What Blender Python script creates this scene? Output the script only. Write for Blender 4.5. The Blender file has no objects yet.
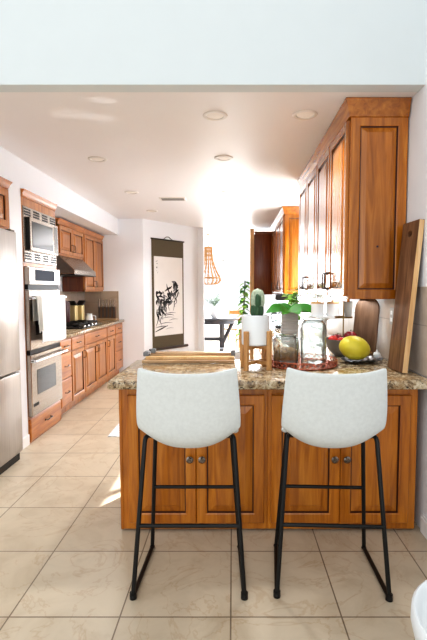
import bpy, bmesh, math, random
from mathutils import Vector, Matrix, Euler
random.seed(7)
C = bpy.context.collection
R = math.radians
V = Vector
X, Y, Z = V((1,0,0)), V((0,1,0)), V((0,0,1))

# ------------------------------------------------------------------ materials
def newmat(name):
    m = bpy.data.materials.new(name); m.use_nodes = True
    nt = m.node_tree; b = nt.nodes['Principled BSDF']
    return m, nt, b
def lin(c):
    return tuple(((v/255)/12.92 if v/255 <= .04045 else ((v/255+.055)/1.055)**2.4) for v in c) + (1,)
def coords(nt, scale=(1,1,1), loc=(0,0,0), rnd=True):
    tc = nt.nodes.new('ShaderNodeTexCoord'); mp = nt.nodes.new('ShaderNodeMapping')
    mp.inputs['Scale'].default_value = scale; mp.inputs['Location'].default_value = loc
    if rnd:
        oi = nt.nodes.new('ShaderNodeObjectInfo'); ml = nt.nodes.new('ShaderNodeMath'); ml.operation = 'MULTIPLY'
        ml.inputs[1].default_value = 7.3; nt.links.new(oi.outputs['Random'], ml.inputs[0])
        ad = nt.nodes.new('ShaderNodeVectorMath'); ad.operation = 'ADD'
        nt.links.new(tc.outputs['Object'], ad.inputs[0]); nt.links.new(ml.outputs[0], ad.inputs[1])
        nt.links.new(ad.outputs[0], mp.inputs['Vector'])
    else:
        nt.links.new(tc.outputs['Object'], mp.inputs['Vector'])
    return mp.outputs['Vector']
def noise(nt, vec, scale, detail=3, rough=.5, dist=0):
    n = nt.nodes.new('ShaderNodeTexNoise'); n.inputs['Scale'].default_value = scale
    n.inputs['Detail'].default_value = detail; n.inputs['Roughness'].default_value = rough
    n.inputs['Distortion'].default_value = dist
    nt.links.new(vec, n.inputs['Vector']); return n.outputs['Fac']
def ramp(nt, fac, stops):
    r = nt.nodes.new('ShaderNodeValToRGB'); e = r.color_ramp.elements
    e[0].position, e[0].color = stops[0]; e[1].position, e[1].color = stops[-1]
    for p, c in stops[1:-1]:
        k = e.new(p); k.color = c
    nt.links.new(fac, r.inputs['Fac']); return r.outputs['Color']
def mix(nt, fac, a, b, mode='MIX'):
    m = nt.nodes.new('ShaderNodeMix'); m.data_type = 'RGBA'; m.blend_type = mode
    for inp, v in ((m.inputs[0], fac), (m.inputs[6], a), (m.inputs[7], b)):
        if isinstance(v, (int, float)) or isinstance(v, tuple): inp.default_value = v
        else: nt.links.new(v, inp)
    return m.outputs[2]
def bump(nt, b, h, strength=.1, dist=.01):
    n = nt.nodes.new('ShaderNodeBump'); n.inputs['Strength'].default_value = strength; n.inputs['Distance'].default_value = dist
    nt.links.new(h, n.inputs['Height']); nt.links.new(n.outputs['Normal'], b.inputs['Normal'])

def wood(name, dark, mid, light, rough=.3, grain='z', coat=.3, tight=1.0):
    m, nt, b = newmat(name)
    s = {'z': (14,14,1.1), 'x': (1.1,14,14), 'y': (14,1.1,14)}[grain]
    vec = coords(nt, tuple(q*tight for q in s))
    f1 = noise(nt, vec, 1.6, 5, .6, .8)
    vec2 = coords(nt, (2.2,2.2,1.2)); f2 = noise(nt, vec2, 1.3, 2)
    c1 = ramp(nt, f1, [(.3, lin(dark)), (.5, lin(mid)), (.72, lin(light))])
    c2 = ramp(nt, f2, [(.3, (.72,.68,.62,1)), (.7, (1.12,1.1,1.06,1))])
    nt.links.new(mix(nt, .8, c1, c2, 'MULTIPLY'), b.inputs['Base Color'])
    b.inputs['Roughness'].default_value = rough
    b.inputs['Coat Weight'].default_value = coat; b.inputs['Coat Roughness'].default_value = .18
    return m
def plain(name, col, rough=.5, metal=0, var=.06, vs=6, bumpk=0, bs=60, **kw):
    m, nt, b = newmat(name)
    vec = coords(nt); f = noise(nt, vec, vs, 3)
    l = lin(col)
    nt.links.new(ramp(nt, f, [(.25, tuple(v*(1-var) for v in l[:3])+(1,)), (.75, tuple(min(1, v*(1+var)) for v in l[:3])+(1,))]), b.inputs['Base Color'])
    b.inputs['Roughness'].default_value = rough; b.inputs['Metallic'].default_value = metal
    if bumpk: bump(nt, b, noise(nt, vec, bs, 2), bumpk, .004)
    for k, v in kw.items(): b.inputs[k.replace('_', ' ')].default_value = v
    return m
def steel(name, col, axis='z', rough=.3):
    m, nt, b = newmat(name)
    s = {'z': (60,60,1), 'y': (60,1,60), 'x': (1,60,60)}[axis]
    f = noise(nt, coords(nt, s), 2.5, 3)
    l = lin(col)
    nt.links.new(ramp(nt, f, [(.3, tuple(v*.88 for v in l[:3])+(1,)), (.7, tuple(min(1,v*1.08) for v in l[:3])+(1,))]), b.inputs['Base Color'])
    b.inputs['Metallic'].default_value = .9; b.inputs['Roughness'].default_value = rough
    return m
def emit(name, col, s):
    m, nt, b = newmat(name); b.inputs['Base Color'].default_value = lin(col)
    b.inputs['Emission Color'].default_value = lin(col); b.inputs['Emission Strength'].default_value = s
    return m
def glass(name, col=(240,248,246), rough=0.0, mixk=.75, tint=False):
    m, nt, b = newmat(name)
    g = nt.nodes.new('ShaderNodeBsdfGlossy'); g.inputs['Roughness'].default_value = .03
    t = nt.nodes.new('ShaderNodeBsdfTransparent'); t.inputs['Color'].default_value = lin(col)
    lw = nt.nodes.new('ShaderNodeLayerWeight'); lw.inputs['Blend'].default_value = .35
    r = nt.nodes.new('ShaderNodeMapRange'); r.inputs['To Min'].default_value = .06; r.inputs['To Max'].default_value = mixk
    nt.links.new(lw.outputs['Facing'], r.inputs['Value'])
    ms = nt.nodes.new('ShaderNodeMixShader'); nt.links.new(r.outputs[0], ms.inputs[0])
    nt.links.new(t.outputs[0], ms.inputs[1]); nt.links.new(g.outputs[0], ms.inputs[2])
    if tint:
        nt.links.new(ramp(nt, lw.outputs['Facing'], [(.25, lin(col)), (.85, lin((120,134,134)))]), t.inputs['Color'])
    nt.links.new(ms.outputs[0], nt.nodes['Material Output'].inputs['Surface'])
    return m
def granite(name):
    m, nt, b = newmat(name)
    v = coords(nt, rnd=False)
    f1 = noise(nt, v, 26, 6, .7, .6); f2 = noise(nt, v, 75, 4, .65); f3 = noise(nt, v, 9, 3)
    base = ramp(nt, f1, [(.33, lin((84,66,48))), (.45, lin((150,126,94))), (.56, lin((196,180,150))), (.7, lin((222,212,190)))])
    sp = ramp(nt, f2, [(.38, (1,1,1,1)), (.44, (0,0,0,1))])
    c = mix(nt, sp, base, lin((46,36,30)))
    gl = ramp(nt, f3, [(.5, (0,0,0,1)), (.65, (.55,.55,.55,1))])
    c = mix(nt, gl, c, lin((150,112,62)))
    nt.links.new(c, b.inputs['Base Color']); b.inputs['Roughness'].default_value = .12
    return m
def tiles(name, w, h, x0, y0, plane, c1, c2, grout, mortar=.004, rough=.3, vein=None, offset=0.0):
    m, nt, b = newmat(name)
    tc = nt.nodes.new('ShaderNodeTexCoord')
    sx = nt.nodes.new('ShaderNodeSeparateXYZ'); nt.links.new(tc.outputs['Object'], sx.inputs[0])
    cb = nt.nodes.new('ShaderNodeCombineXYZ')
    nt.links.new(sx.outputs[plane[0]], cb.inputs[0]); nt.links.new(sx.outputs[plane[1]], cb.inputs[1])
    mp = nt.nodes.new('ShaderNodeMapping'); mp.inputs['Location'].default_value = (-x0, -y0, 0)
    nt.links.new(cb.outputs[0], mp.inputs['Vector'])
    br = nt.nodes.new('ShaderNodeTexBrick'); br.offset = offset; br.squash = 1.0
    br.inputs['Scale'].default_value = 1; br.inputs['Brick Width'].default_value = w; br.inputs['Row Height'].default_value = h
    br.inputs['Mortar Size'].default_value = mortar; br.inputs['Mortar Smooth'].default_value = .1
    br.inputs['Color1'].default_value = lin(c1); br.inputs['Color2'].default_value = lin(c2); br.inputs['Mortar'].default_value = lin(grout)
    nt.links.new(mp.outputs[0], br.inputs['Vector'])
    f = noise(nt, tc.outputs['Object'], 3.2, 7, .6, 1.4)
    k = ramp(nt, f, [(.3, (.88,.85,.81,1)), (.5, (1,1,1,1)), (.7, (1.06,1.06,1.06,1))])
    c = mix(nt, 1.0, br.outputs['Color'], k, 'MULTIPLY')
    if vein:
        f2 = noise(nt, tc.outputs['Object'], 1.7, 6, .55, 2.2)
        vk = ramp(nt, f2, [(.485, (1,1,1,1)), (.5, (.9,.84,.78,1)), (.515, (1,1,1,1))])
        c = mix(nt, 1.0, c, vk, 'MULTIPLY')
    nt.links.new(c, b.inputs['Base Color']); b.inputs['Roughness'].default_value = rough
    inv = nt.nodes.new('ShaderNodeMath'); inv.operation = 'SUBTRACT'; inv.inputs[0].default_value = 1
    nt.links.new(br.outputs['Fac'], inv.inputs[1]); bump(nt, b, inv.outputs[0], .25, .003)
    return m

M = {}
M['honey'] = wood('honey_wood', (152,84,12), (188,114,24), (212,140,44), .28)
M['glaze'] = plain('dark_glaze', (70,30,6), .4)
M['honey_h'] = wood('honey_wood_horizontal', (152,84,12), (188,114,24), (212,140,44), .28, 'x')
M['left'] = wood('left_wood', (156,92,32), (178,112,46), (202,136,66), .32)
M['leftd'] = wood('left_wood_drawer', (158,88,24), (180,108,36), (202,130,54), .32, 'y')
M['upper'] = wood('upper_wood', (140,78,12), (174,104,24), (200,130,44), .22, coat=.5)
M['uppery'] = wood('upper_wood_horizontal', (140,78,12), (174,104,24), (200,130,44), .22, 'y', coat=.5)
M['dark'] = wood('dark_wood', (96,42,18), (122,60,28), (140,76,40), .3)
M['groove'] = plain('dark_recess', (40,22,12), .7)
M['steel'] = steel('brushed_steel', (176,170,165), 'z', .30)
M['steelh'] = steel('brushed_steel_horizontal', (168,158,148), 'y', .26)
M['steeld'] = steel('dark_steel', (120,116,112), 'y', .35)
M['chrome'] = plain('chrome', (225,225,225), .12, 1)
M['pewter'] = plain('pewter', (150,140,132), .22, 1)
M['pewterd'] = plain('dark_pewter', (70,62,58), .35, .8)
M['black'] = plain('black_metal', (12,12,13), .42, .2)
M['blackg'] = plain('black_glass', (16,17,20), .06)
M['plastic'] = plain('dark_plastic', (34,34,36), .4)
M['white'] = plain('white_paint', (240,241,243), .6, var=.01)
M['wallw'] = plain('wall_paint', (238,240,244), .7, var=.012, vs=2, bumpk=.04, bs=120)
M['ceil'] = plain('ceiling_paint', (238,235,236), .45, var=.012, vs=1.5, bumpk=.03, bs=90)
M['trim'] = plain('trim_paint', (244,244,244), .4, var=.01)
M['granite'] = granite('speckled_granite')
M['floor'] = tiles('floor_tile', .493, .493, -.010, 1.861, (0,1), (204,190,168), (196,181,158), (132,116,98), .0036, .32, vein=True)
M['splash'] = tiles('splash_tile', .30, .30, .1, .94, (1,2), (188,176,164), (180,166,153), (150,138,126), .003, .3)
M['splashb'] = tiles('splash_tile_back', .30, .30, .1, .94, (0,2), (188,170,150), (180,162,142), (150,136,120), .003, .3)
M['fabric'] = plain('stool_fabric', (212,217,216), .85, var=.05, vs=60, bumpk=.15, bs=300)
M['cloth'] = plain('white_cloth', (242,242,244), .9, var=.02, bumpk=.2, bs=150)
M['clothg'] = plain('grey_cloth', (196,196,190), .9, var=.05, bumpk=.2, bs=150)
M['ceramic'] = plain('white_ceramic', (236,240,242), .3, var=.01)
M['bamboo'] = wood('pale_wood', (178,126,72), (204,154,98), (222,178,124), .4, coat=.1)
M['walnut'] = wood('walnut', (84,56,38), (124,88,62), (156,118,86), .45, coat=0)
M['paleedge'] = wood('pale_sapwood', (208,164,112), (226,188,138), (236,204,160), .45, coat=0)
M['traywood'] = wood('tray_wood', (132,96,64), (184,150,112), (214,186,150), .4, 'x', tight=1.6)
M['brownb'] = wood('brown_board', (108,84,68), (132,104,84), (150,122,100), .5, coat=0)
M['copper'] = plain('copper', (196,120,96), .25, 1)
M['brass'] = plain('brass', (150,124,84), .3, 1)
M['gold'] = plain('gold_tin', (226,206,150), .3, .4)
M['green'] = plain('leaf_green', (52,128,40), .4, var=.35, vs=14)
M['greenl'] = plain('leaf_light_green', (150,205,96), .45, var=.3, vs=14)
M['greens'] = plain('leaf_sage', (112,140,112), .5, var=.3, vs=10)
M['cactus'] = plain('cactus_green', (58,92,62), .6, var=.25, vs=30)
M['cactusp'] = plain('cactus_pale', (176,190,166), .8, var=.3, vs=60)
M['soil'] = plain('soil', (60,46,36), .9, var=.4, vs=60)
M['greyp'] = plain('grey_planter', (178,178,176), .6)
M['greyb'] = plain('grey_metal', (120,122,124), .4, .5)
M['melon'] = plain('melon_skin', (216,202,62), .4, var=.18, vs=7)
M['pomred'] = plain('red_fruit', (130,16,30), .25, var=.3, vs=7)
M['tomred'] = plain('bright_red_fruit', (180,34,26), .25, var=.25, vs=7)
M['silver'] = plain('silver', (176,178,182), .3, .9)
M['glass'] = glass('clear_glass', (249,253,252), tint=True)
M['glassw'] = glass('window_glass', (250,252,255), mixk=.4)
M['tea'] = plain('brown_contents', (140,100,46), .5, var=.5, vs=40)
M['maroon'] = plain('maroon_tin', (70,28,28), .35)
M['beadw'] = plain('bead_wood', (176,128,72), .5, var=.1, vs=30)
M['tabled'] = plain('charcoal_wood', (62,64,70), .5, var=.15, vs=12)
M['paper'] = plain('scroll_paper', (234,230,226), .8, var=.02)
M['brocade'] = plain('scroll_brocade', (92,80,58), .8, var=.14, vs=90)
M['ink'] = plain('ink', (24,22,24), .8)
M['inkg'] = plain('ink_wash', (116,114,116), .8)
M['roller'] = plain('scroll_roller', (54,36,28), .4)
M['bulb'] = emit('lamp_lens', (206,198,188), .25)
M['trimring'] = plain('lamp_trim', (226,220,214), .4)
M['display'] = plain('display', (40,48,64), .5, var=.3, vs=40, Specular_IOR_Level=.15)
M['rug'] = None
def rugmat():
    m, nt, b = newmat('woven_white_rug')
    tc = nt.nodes.new('ShaderNodeTexCoord'); ch = nt.nodes.new('ShaderNodeTexChecker'); ch.inputs['Scale'].default_value = 34
    ch.inputs['Color1'].default_value = lin((236,236,238)); ch.inputs['Color2'].default_value = lin((206,206,212))
    nt.links.new(tc.outputs['Object'], ch.inputs['Vector']); nt.links.new(ch.outputs['Color'], b.inputs['Base Color'])
    b.inputs['Roughness'].default_value = .9
    return m
M['rug'] = rugmat()

# ------------------------------------------------------------------ mesh helpers
def BM(): return bmesh.new()
def box(bm, x0, x1, y0, y1, z0, z1, bev=0, seg=1):
    x0, x1 = sorted((x0,x1)); y0, y1 = sorted((y0,y1)); z0, z1 = sorted((z0,z1))
    r = bmesh.ops.create_cube(bm, size=1)
    vs = r['verts']
    for v in vs: v.co = V(((x0+x1)/2+v.co.x*(x1-x0), (y0+y1)/2+v.co.y*(y1-y0), (z0+z1)/2+v.co.z*(z1-z0)))
    if bev:
        es = list({e for v in vs for e in v.link_edges})
        r = bmesh.ops.bevel(bm, geom=es, offset=bev, segments=seg, affect='EDGES', profile=.5)
        vs = r['verts']
    return vs
def obox(bm, c, u, v, w, hu, hv, hw, bev=0):      # oriented box, half sizes
    vs = box(bm, -hu, hu, -hv, hv, -hw, hw, bev)
    u, v, w = u.normalized(), v.normalized(), w.normalized()
    vs = set(vs) | {q for a in vs for e in a.link_edges for q in e.verts}
    for a in vs: a.co = c + u*a.co.x + v*a.co.y + w*a.co.z
def frame_of(d):
    d = d.normalized(); a = Z if abs(d.z) < .9 else X
    u = d.cross(a).normalized(); return u, d.cross(u).normalized()
def cyl(bm, p0, p1, r0, r1=None, n=16, cap=True):
    p0, p1 = V(p0), V(p1); r1 = r0 if r1 is None else r1
    u, w = frame_of(p1-p0); L = []
    for p, r in ((p0,r0),(p1,r1)):
        L.append([bm.verts.new(p+(u*math.cos(2*math.pi*i/n)+w*math.sin(2*math.pi*i/n))*r) for i in range(n)])
    for i in range(n): bm.faces.new((L[0][i], L[0][(i+1)%n], L[1][(i+1)%n], L[1][i]))
    if cap: bm.faces.new(L[0][::-1]); bm.faces.new(L[1])
def tube(bm, pts, r, n=8, closed=False):
    pts = [V(p) for p in pts]; k = len(pts); rs = r if isinstance(r, (list,tuple)) else [r]*k
    loops = []; u = None
    for i, p in enumerate(pts):
        a = pts[i-1] if (i or closed) else p; b = pts[(i+1)%k] if (i < k-1 or closed) else p
        t = (b-a).normalized()
        if u is None: u = frame_of(t)[0]
        u = (u - t*u.dot(t)).normalized(); w = t.cross(u)
        loops.append([bm.verts.new(p+(u*math.cos(2*math.pi*j/n)+w*math.sin(2*math.pi*j/n))*rs[i]) for j in range(n)])
    for i in range(k if closed else k-1):
        A, B = loops[i], loops[(i+1)%k]
        for j in range(n): bm.faces.new((A[j], A[(j+1)%n], B[(j+1)%n], B[j]))
    if not closed: bm.faces.new(loops[0][::-1]); bm.faces.new(loops[-1])
def rounded(pts, rad, seg=4):       # polyline with rounded corners
    pts = [V(p) for p in pts]; out = [pts[0]]
    for a, b, c in zip(pts, pts[1:], pts[2:]):
        d1, d2 = (a-b), (c-b); q = min(rad, d1.length*.45, d2.length*.45)
        s, e = b+d1.normalized()*q, b+d2.normalized()*q
        for i in range(seg+1):
            t = i/seg; out.append(s*(1-t)**2 + b*2*t*(1-t) + e*t*t)
    out.append(pts[-1]); return out
def lathe(bm, c, prof, n=24, sx=1, sy=1):
    c = V(c); loops = []
    for r, z in prof:
        if r < 1e-6: loops.append([bm.verts.new(c+V((0,0,z)))])
        else: loops.append([bm.verts.new(c+V((r*sx*math.cos(2*math.pi*i/n), r*sy*math.sin(2*math.pi*i/n), z))) for i in range(n)])
    for A, B in zip(loops, loops[1:]):
        for i in range(n):
            j = (i+1) % n
            if len(A) == 1 and len(B) == 1: continue
            if len(A) == 1: bm.faces.new((A[0], B[j], B[i]))
            elif len(B) == 1: bm.faces.new((A[i], A[j], B[0]))
            else: bm.faces.new((A[i], A[j], B[j], B[i]))
def ell(bm, c, r, rot=None, n=18):
    r_ = bmesh.ops.create_uvsphere(bm, u_segments=n, v_segments=max(8, n*2//3), radius=1)
    m = rot.to_matrix() if rot else Matrix.Identity(3)
    for v in r_['verts']: v.co = V(c) + m @ V((v.co.x*r[0], v.co.y*r[1], v.co.z*r[2]))
    return r_['verts']
def prism(bm, pts, f0, f1, bev=0):  # polygon pts mapped through f0 / f1 to two 3D loops
    A = [bm.verts.new(f0(p)) for p in pts]; B = [bm.verts.new(f1(p)) for p in pts]; n = len(pts)
    fs = [bm.faces.new(A), bm.faces.new(B[::-1])] + [bm.faces.new((A[i], B[i], B[(i+1)%n], A[(i+1)%n])) for i in range(n)]
    bmesh.ops.recalc_face_normals(bm, faces=fs)
    if bev:
        es = set(fs[0].edges) | set(fs[1].edges)
        bmesh.ops.bevel(bm, geom=list(es), offset=bev, segments=2, affect='EDGES', profile=.5)
def sheet(bm, fn, nu, nv, th=0):
    g = [[V(fn(i/nu, j/nv)) for j in range(nv+1)] for i in range(nu+1)]
    def nor(i, j):
        a = g[min(i+1,nu)][j]-g[max(i-1,0)][j]; b = g[i][min(j+1,nv)]-g[i][max(j-1,0)]
        q = a.cross(b); return q.normalized() if q.length > 1e-9 else Z
    T = [[bm.verts.new(g[i][j]) for j in range(nv+1)] for i in range(nu+1)]
    for i in range(nu):
        for j in range(nv): bm.faces.new((T[i][j], T[i+1][j], T[i+1][j+1], T[i][j+1]))
    if th:
        U = [[bm.verts.new(g[i][j]-nor(i,j)*th) for j in range(nv+1)] for i in range(nu+1)]
        for i in range(nu):
            for j in range(nv): bm.faces.new((U[i][j+1], U[i+1][j+1], U[i+1][j], U[i][j]))
        rim = [(i,0) for i in range(nu)] + [(nu,j) for j in range(nv)] + [(i,nv) for i in range(nu,0,-1)] + [(0,j) for j in range(nv,0,-1)]
        for a, b in zip(rim, rim[1:]+rim[:1]):
            bm.faces.new((T[b[0]][b[1]], T[a[0]][a[1]], U[a[0]][a[1]], U[b[0]][b[1]]))
def panel(bm, O, U, N, w, h, loops, glaze=True):      # nested rectangles: (inset, height) from the back edge inwards
    rings = []
    for ins, ht in loops:
        rings.append([bm.verts.new(O+U*a+Z*b+N*ht) for a, b in ((ins,ins),(w-ins,ins),(w-ins,h-ins),(ins,h-ins))])
    top = max(l[1] for l in loops)
    for k, (A, B) in enumerate(zip(rings, rings[1:])):
        deep = len(loops) > 5 and k > 1 and min(loops[k][1], loops[k+1][1]) < top-.008
        for i in range(4):
            f = bm.faces.new((A[i], A[(i+1)%4], B[(i+1)%4], B[i]))
            if deep and loops[k+1][0]-loops[k][0] < .015: f.material_index = 1
    bm.faces.new(rings[-1]); bm.faces.new(rings[0][::-1])
RAISED = lambda t=.02, fw=.06, pw=.035: [(0,0),(0,t-.004),(.004,t),(fw-.008,t),(fw,t-.004),(fw+.001,t-.014),(fw+.007,t-.014),(fw+.008+pw,t-.002),(fw+.010+pw,t)]
FLAT = lambda t=.02: [(0,0),(0,t-.006),(.008,t-.001),(.014,t)]
def crown(bm, x0, x1, y0, y1, prof, l=0, r=0, f=0, b=0):   # stack of rectangles; each flag = that side steps out
    rings = [[bm.verts.new(q) for q in ((x0-o*l,y0-o*f,z),(x1+o*r,y0-o*f,z),(x1+o*r,y1+o*b,z),(x0-o*l,y1+o*b,z))] for o, z in prof]
    for A, B in zip(rings, rings[1:]):
        for i in range(4): bm.faces.new((A[i], A[(i+1)%4], B[(i+1)%4], B[i]))
    bm.faces.new(rings[-1]); bm.faces.new(rings[0][::-1])

# ------------------------------------------------------------------ object helpers
def root_loc(o):
    while o.parent: o = o.parent
    return V(o.location)
def obj(name, bm, mat, parent=None, label=None, smooth=35, loc=None, recalc=True):
    if recalc: bmesh.ops.recalc_face_normals(bm, faces=bm.faces)
    off = root_loc(parent) if parent else V(loc) if loc else V((0,0,0))
    for v in bm.verts: v.co -= off
    me = bpy.data.meshes.new(name); bm.to_mesh(me); bm.free()
    for p in me.polygons: p.use_smooth = True
    me.set_sharp_from_angle(angle=R(min(smooth, 6) if name in ('door','drawer','end_panel') and len(me.polygons) < 60 else smooth))
    me.materials.append(mat if not isinstance(mat, str) else M[mat])
    if any(p.material_index for p in me.polygons): me.materials.append(M['glaze'])
    o = bpy.data.objects.new(name, me); C.objects.link(o)
    if parent: o.parent = parent
    elif loc: o.location = loc
    if label: o['label'] = label
    return o
def tag(o, label, cat, group=None):
    o['label'] = label; o['category'] = cat
    if group: o['group'] = group
    return o
def thing(name, label, cat, loc, group=None):
    o = bpy.data.objects.new(name, None); C.objects.link(o); o.location = loc; o.empty_display_size = .1
    return tag(o, label, cat, group)
def struct(name, bm, mat, parent=None, smooth=35):
    o = obj(name, bm, mat, parent, smooth=smooth)
    if not parent: o['kind'] = 'structure'
    return o
def dup(r, loc, label=None, group=None, rotz=None):
    n = r.copy(); C.objects.link(n); n.location = loc
    if rotz is not None: n.rotation_euler = (0,0,rotz)
    if label: n['label'] = label
    if group: n['group'] = group
    for ch in list(r.children):
        c = ch.copy(); C.objects.link(c); c.parent = n
        for g in list(ch.children):
            d = g.copy(); C.objects.link(d); d.parent = c
    return n
def bx(name, mat, parent, *a, bev=0, label=None):
    bm = BM(); box(bm, *a, bev=bev); return obj(name, bm, mat, parent, label)

CEIL = 2.67; WR = 1.14; WL = -2.58; WB = 7.65; CT = .94

# ------------------------------------------------------------------ setting
bm = BM(); box(bm, -5, 4, -3.5, 13, -.1, 0); struct('floor', bm, 'floor')
bm = BM(); prism(bm, [(-2.74,2.71),(WR+.14,2.71),(WR+.14,9.26),(3.6,9.26),(3.6,12.55),(-4.6,12.55),(-4.6,7.7),(-2.74,7.7)], lambda p: V((p[0],p[1],CEIL)), lambda p: V((p[0],p[1],CEIL+.1))); struct('ceiling', bm, 'ceil')
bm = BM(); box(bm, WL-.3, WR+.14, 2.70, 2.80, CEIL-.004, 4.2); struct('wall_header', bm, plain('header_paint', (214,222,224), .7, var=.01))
# right wall with the sink window opening
WY0, WY1, WZ0, WZ1 = 5.22, 6.42, 1.12, 2.40
bm = BM()
box(bm, WR, WR+.14, -1.0, WY0, 0, 4.2); box(bm, WR, WR+.14, WY1, 9.4, 0, CEIL+.05)
box(bm, WR, WR+.14, WY0, WY1, 0, WZ0); box(bm, WR, WR+.14, WY0, WY1, WZ1, CEIL+.05)
struct('wall_right', bm, 'wallw')
bm = BM(); box(bm, WR-.016, WR, -1.0, 2.555, 0, .10, .004); box(bm, WR-.010, WR, -1.0, 2.555, .1, .115, .003); struct('baseboard_right', bm, 'trim')
bm = BM(); box(bm, WR-.008, WR-.0005, 2.40, WY0-.03, CT, 1.47); box(bm, WR-.008, WR-.0005, WY0-.03, WY1+.03, CT, WZ0-.03); box(bm, WR-.008, WR-.0005, WY1+.03, 9.2, CT, 1.47); struct('trim_right_backsplash', bm, 'splash')
# window
bm = BM()
for a in ((WY0,WY0+.04,WZ0,WZ1),(WY1-.04,WY1,WZ0,WZ1),(WY0,WY1,WZ0,WZ0+.04),(WY0,WY1,WZ1-.04,WZ1),((WY0+WY1)/2-.02,(WY0+WY1)/2+.02,WZ0,WZ1)):
    box(bm, WR+.05, WR+.10, *a)
w1 = struct('window_1', bm, 'trim')
bm = BM(); box(bm, WR+.072, WR+.076, WY0+.03, WY1-.03, WZ0+.03, WZ1-.03); obj('pane', bm, 'glassw', w1)
bm = BM(); box(bm, WR-.012, WR+.05, WY0-.02, WY1+.02, WZ0-.025, WZ0); obj('window_sill', bm, 'trim', w1)
# left side
bm = BM(); box(bm, WL-.15, WL, 2.585, WB, 0, CEIL+.05); struct('wall_left', bm, 'wallw')
bm = BM(); box(bm, WL+.001, -1.9215, 3.835, 4.048, 0, 2.395); struct('wall_left_pier', bm, 'wallw')
bm = BM(); box(bm, -1.9215, -1.908, 3.845, 4.046, 0, .1, .003); struct('baseboard_left', bm, 'trim')
bm = BM(); box(bm, WL+.001, -1.975, 2.81, WB-.001, 2.397, CEIL-.001); struct('ceiling_soffit', bm, 'wallw')
bm = BM(); box(bm, WL-.15, -1.55, WB, WB+.12, 0, CEIL+.05); struct('wall_back', bm, 'wallw')
bm = BM(); box(bm, WL+.009, WL+.0005, 4.815, WB-.0005, CT, 1.43); struct('trim_left_backsplash', bm, 'splash')
bm = BM(); box(bm, WL+.01, -1.985, WB-.009, WB-.0005, CT, 1.43); struct('trim_back_backsplash', bm, 'splashb')
# angled wall that carries the scroll
A0, A1 = V((-1.55,WB,0)), V((-.69,8.75,0))
AD = (A1-A0).normalized(); AN = V((AD.y,-AD.x,0))     # AN faces the kitchen
bm = BM(); prism(bm, [(A0.x,A0.y),(A1.x,A1.y),(-.578,8.75),(-.578,8.87),(-.76,8.87),(-1.62,7.77)], lambda p: V((p[0],p[1],0)), lambda p: V((p[0],p[1],CEIL+.05))); struct('wall_angled', bm, 'wallw', smooth=10)
# dining room
bm = BM(); box(bm, -4.6, 3.6, 12.4, 12.55, 0, .5); box(bm, -4.6, -2.2, 12.4, 12.55, .5, 2.3); box(bm, 1.6, 3.6, 12.4, 12.55, .5, 2.3); box(bm, -.25, -.05, 12.4, 12.55, .5, 2.3); box(bm, -4.6, 3.6, 12.4, 12.55, 2.3, CEIL+.05); struct('wall_dining', bm, 'wallw')
for i, (a, b) in enumerate(((-2.2,-.25),(-.05,1.6))):
    bm = BM()
    for q in ((a,a+.05,.5,2.3),(b-.05,b,.5,2.3),(a,b,.5,.55),(a,b,2.25,2.3),((a+b)/2-.02,(a+b)/2+.02,.5,2.3)): box(bm, q[0], q[1], 12.45, 12.5, q[2], q[3])
    w = struct('window_%d' % (i+2), bm, 'trim')
    bm = BM(); box(bm, a+.04, b-.04, 12.472, 12.476, .54, 2.26); obj('pane', bm, 'glassw', w)
bm = BM(); box(bm, 3.5, 3.6, 8.9, 12.4, 0, CEIL); struct('wall_dining_right', bm, 'wallw')
bm = BM(); box(bm, -4.6, -4.5, 7.8, 12.4, 0, CEIL); struct('wall_dining_left', bm, 'wallw')
bm = BM(); box(bm, 1.28, 3.5, 9.26, 9.4, 0, CEIL); struct('wall_dining_front', bm, 'wallw')
bm = BM(); box(bm, .325, .405, 8.50, 8.57, 0, 2.62, .006); struct('trim_post', bm, 'paleedge')

# ------------------------------------------------------------------ peninsula
def knob(name, c, d, mat, parent, r=.016, label=None):
    bm = BM(); d = V(d)
    cyl(bm, V(c), V(c)+d*.016, .006, n=10); cyl(bm, V(c)+d*.014, V(c)+d*.021, .010, r, n=14); cyl(bm, V(c)+d*.021, V(c)+d*.028, r, r*.6, n=14)
    return obj(name, bm, mat, parent, label)
def pull(c, along, out, length, mat, parent, r=.005, lift=.028, name='pull'):
    c, a, o = V(c), V(along).normalized(), V(out); bm = BM()
    pts = rounded([c-a*length/2, c-a*length/2+o*lift, c+a*length/2+o*lift, c+a*length/2], lift*.7)
    tube(bm, pts, r, 8)
    for s in (-1,1): cyl(bm, c+a*length/2*s, c+a*length/2*s+o*.005, r*2, n=10)
    return obj(name, bm, mat, parent)

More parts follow.
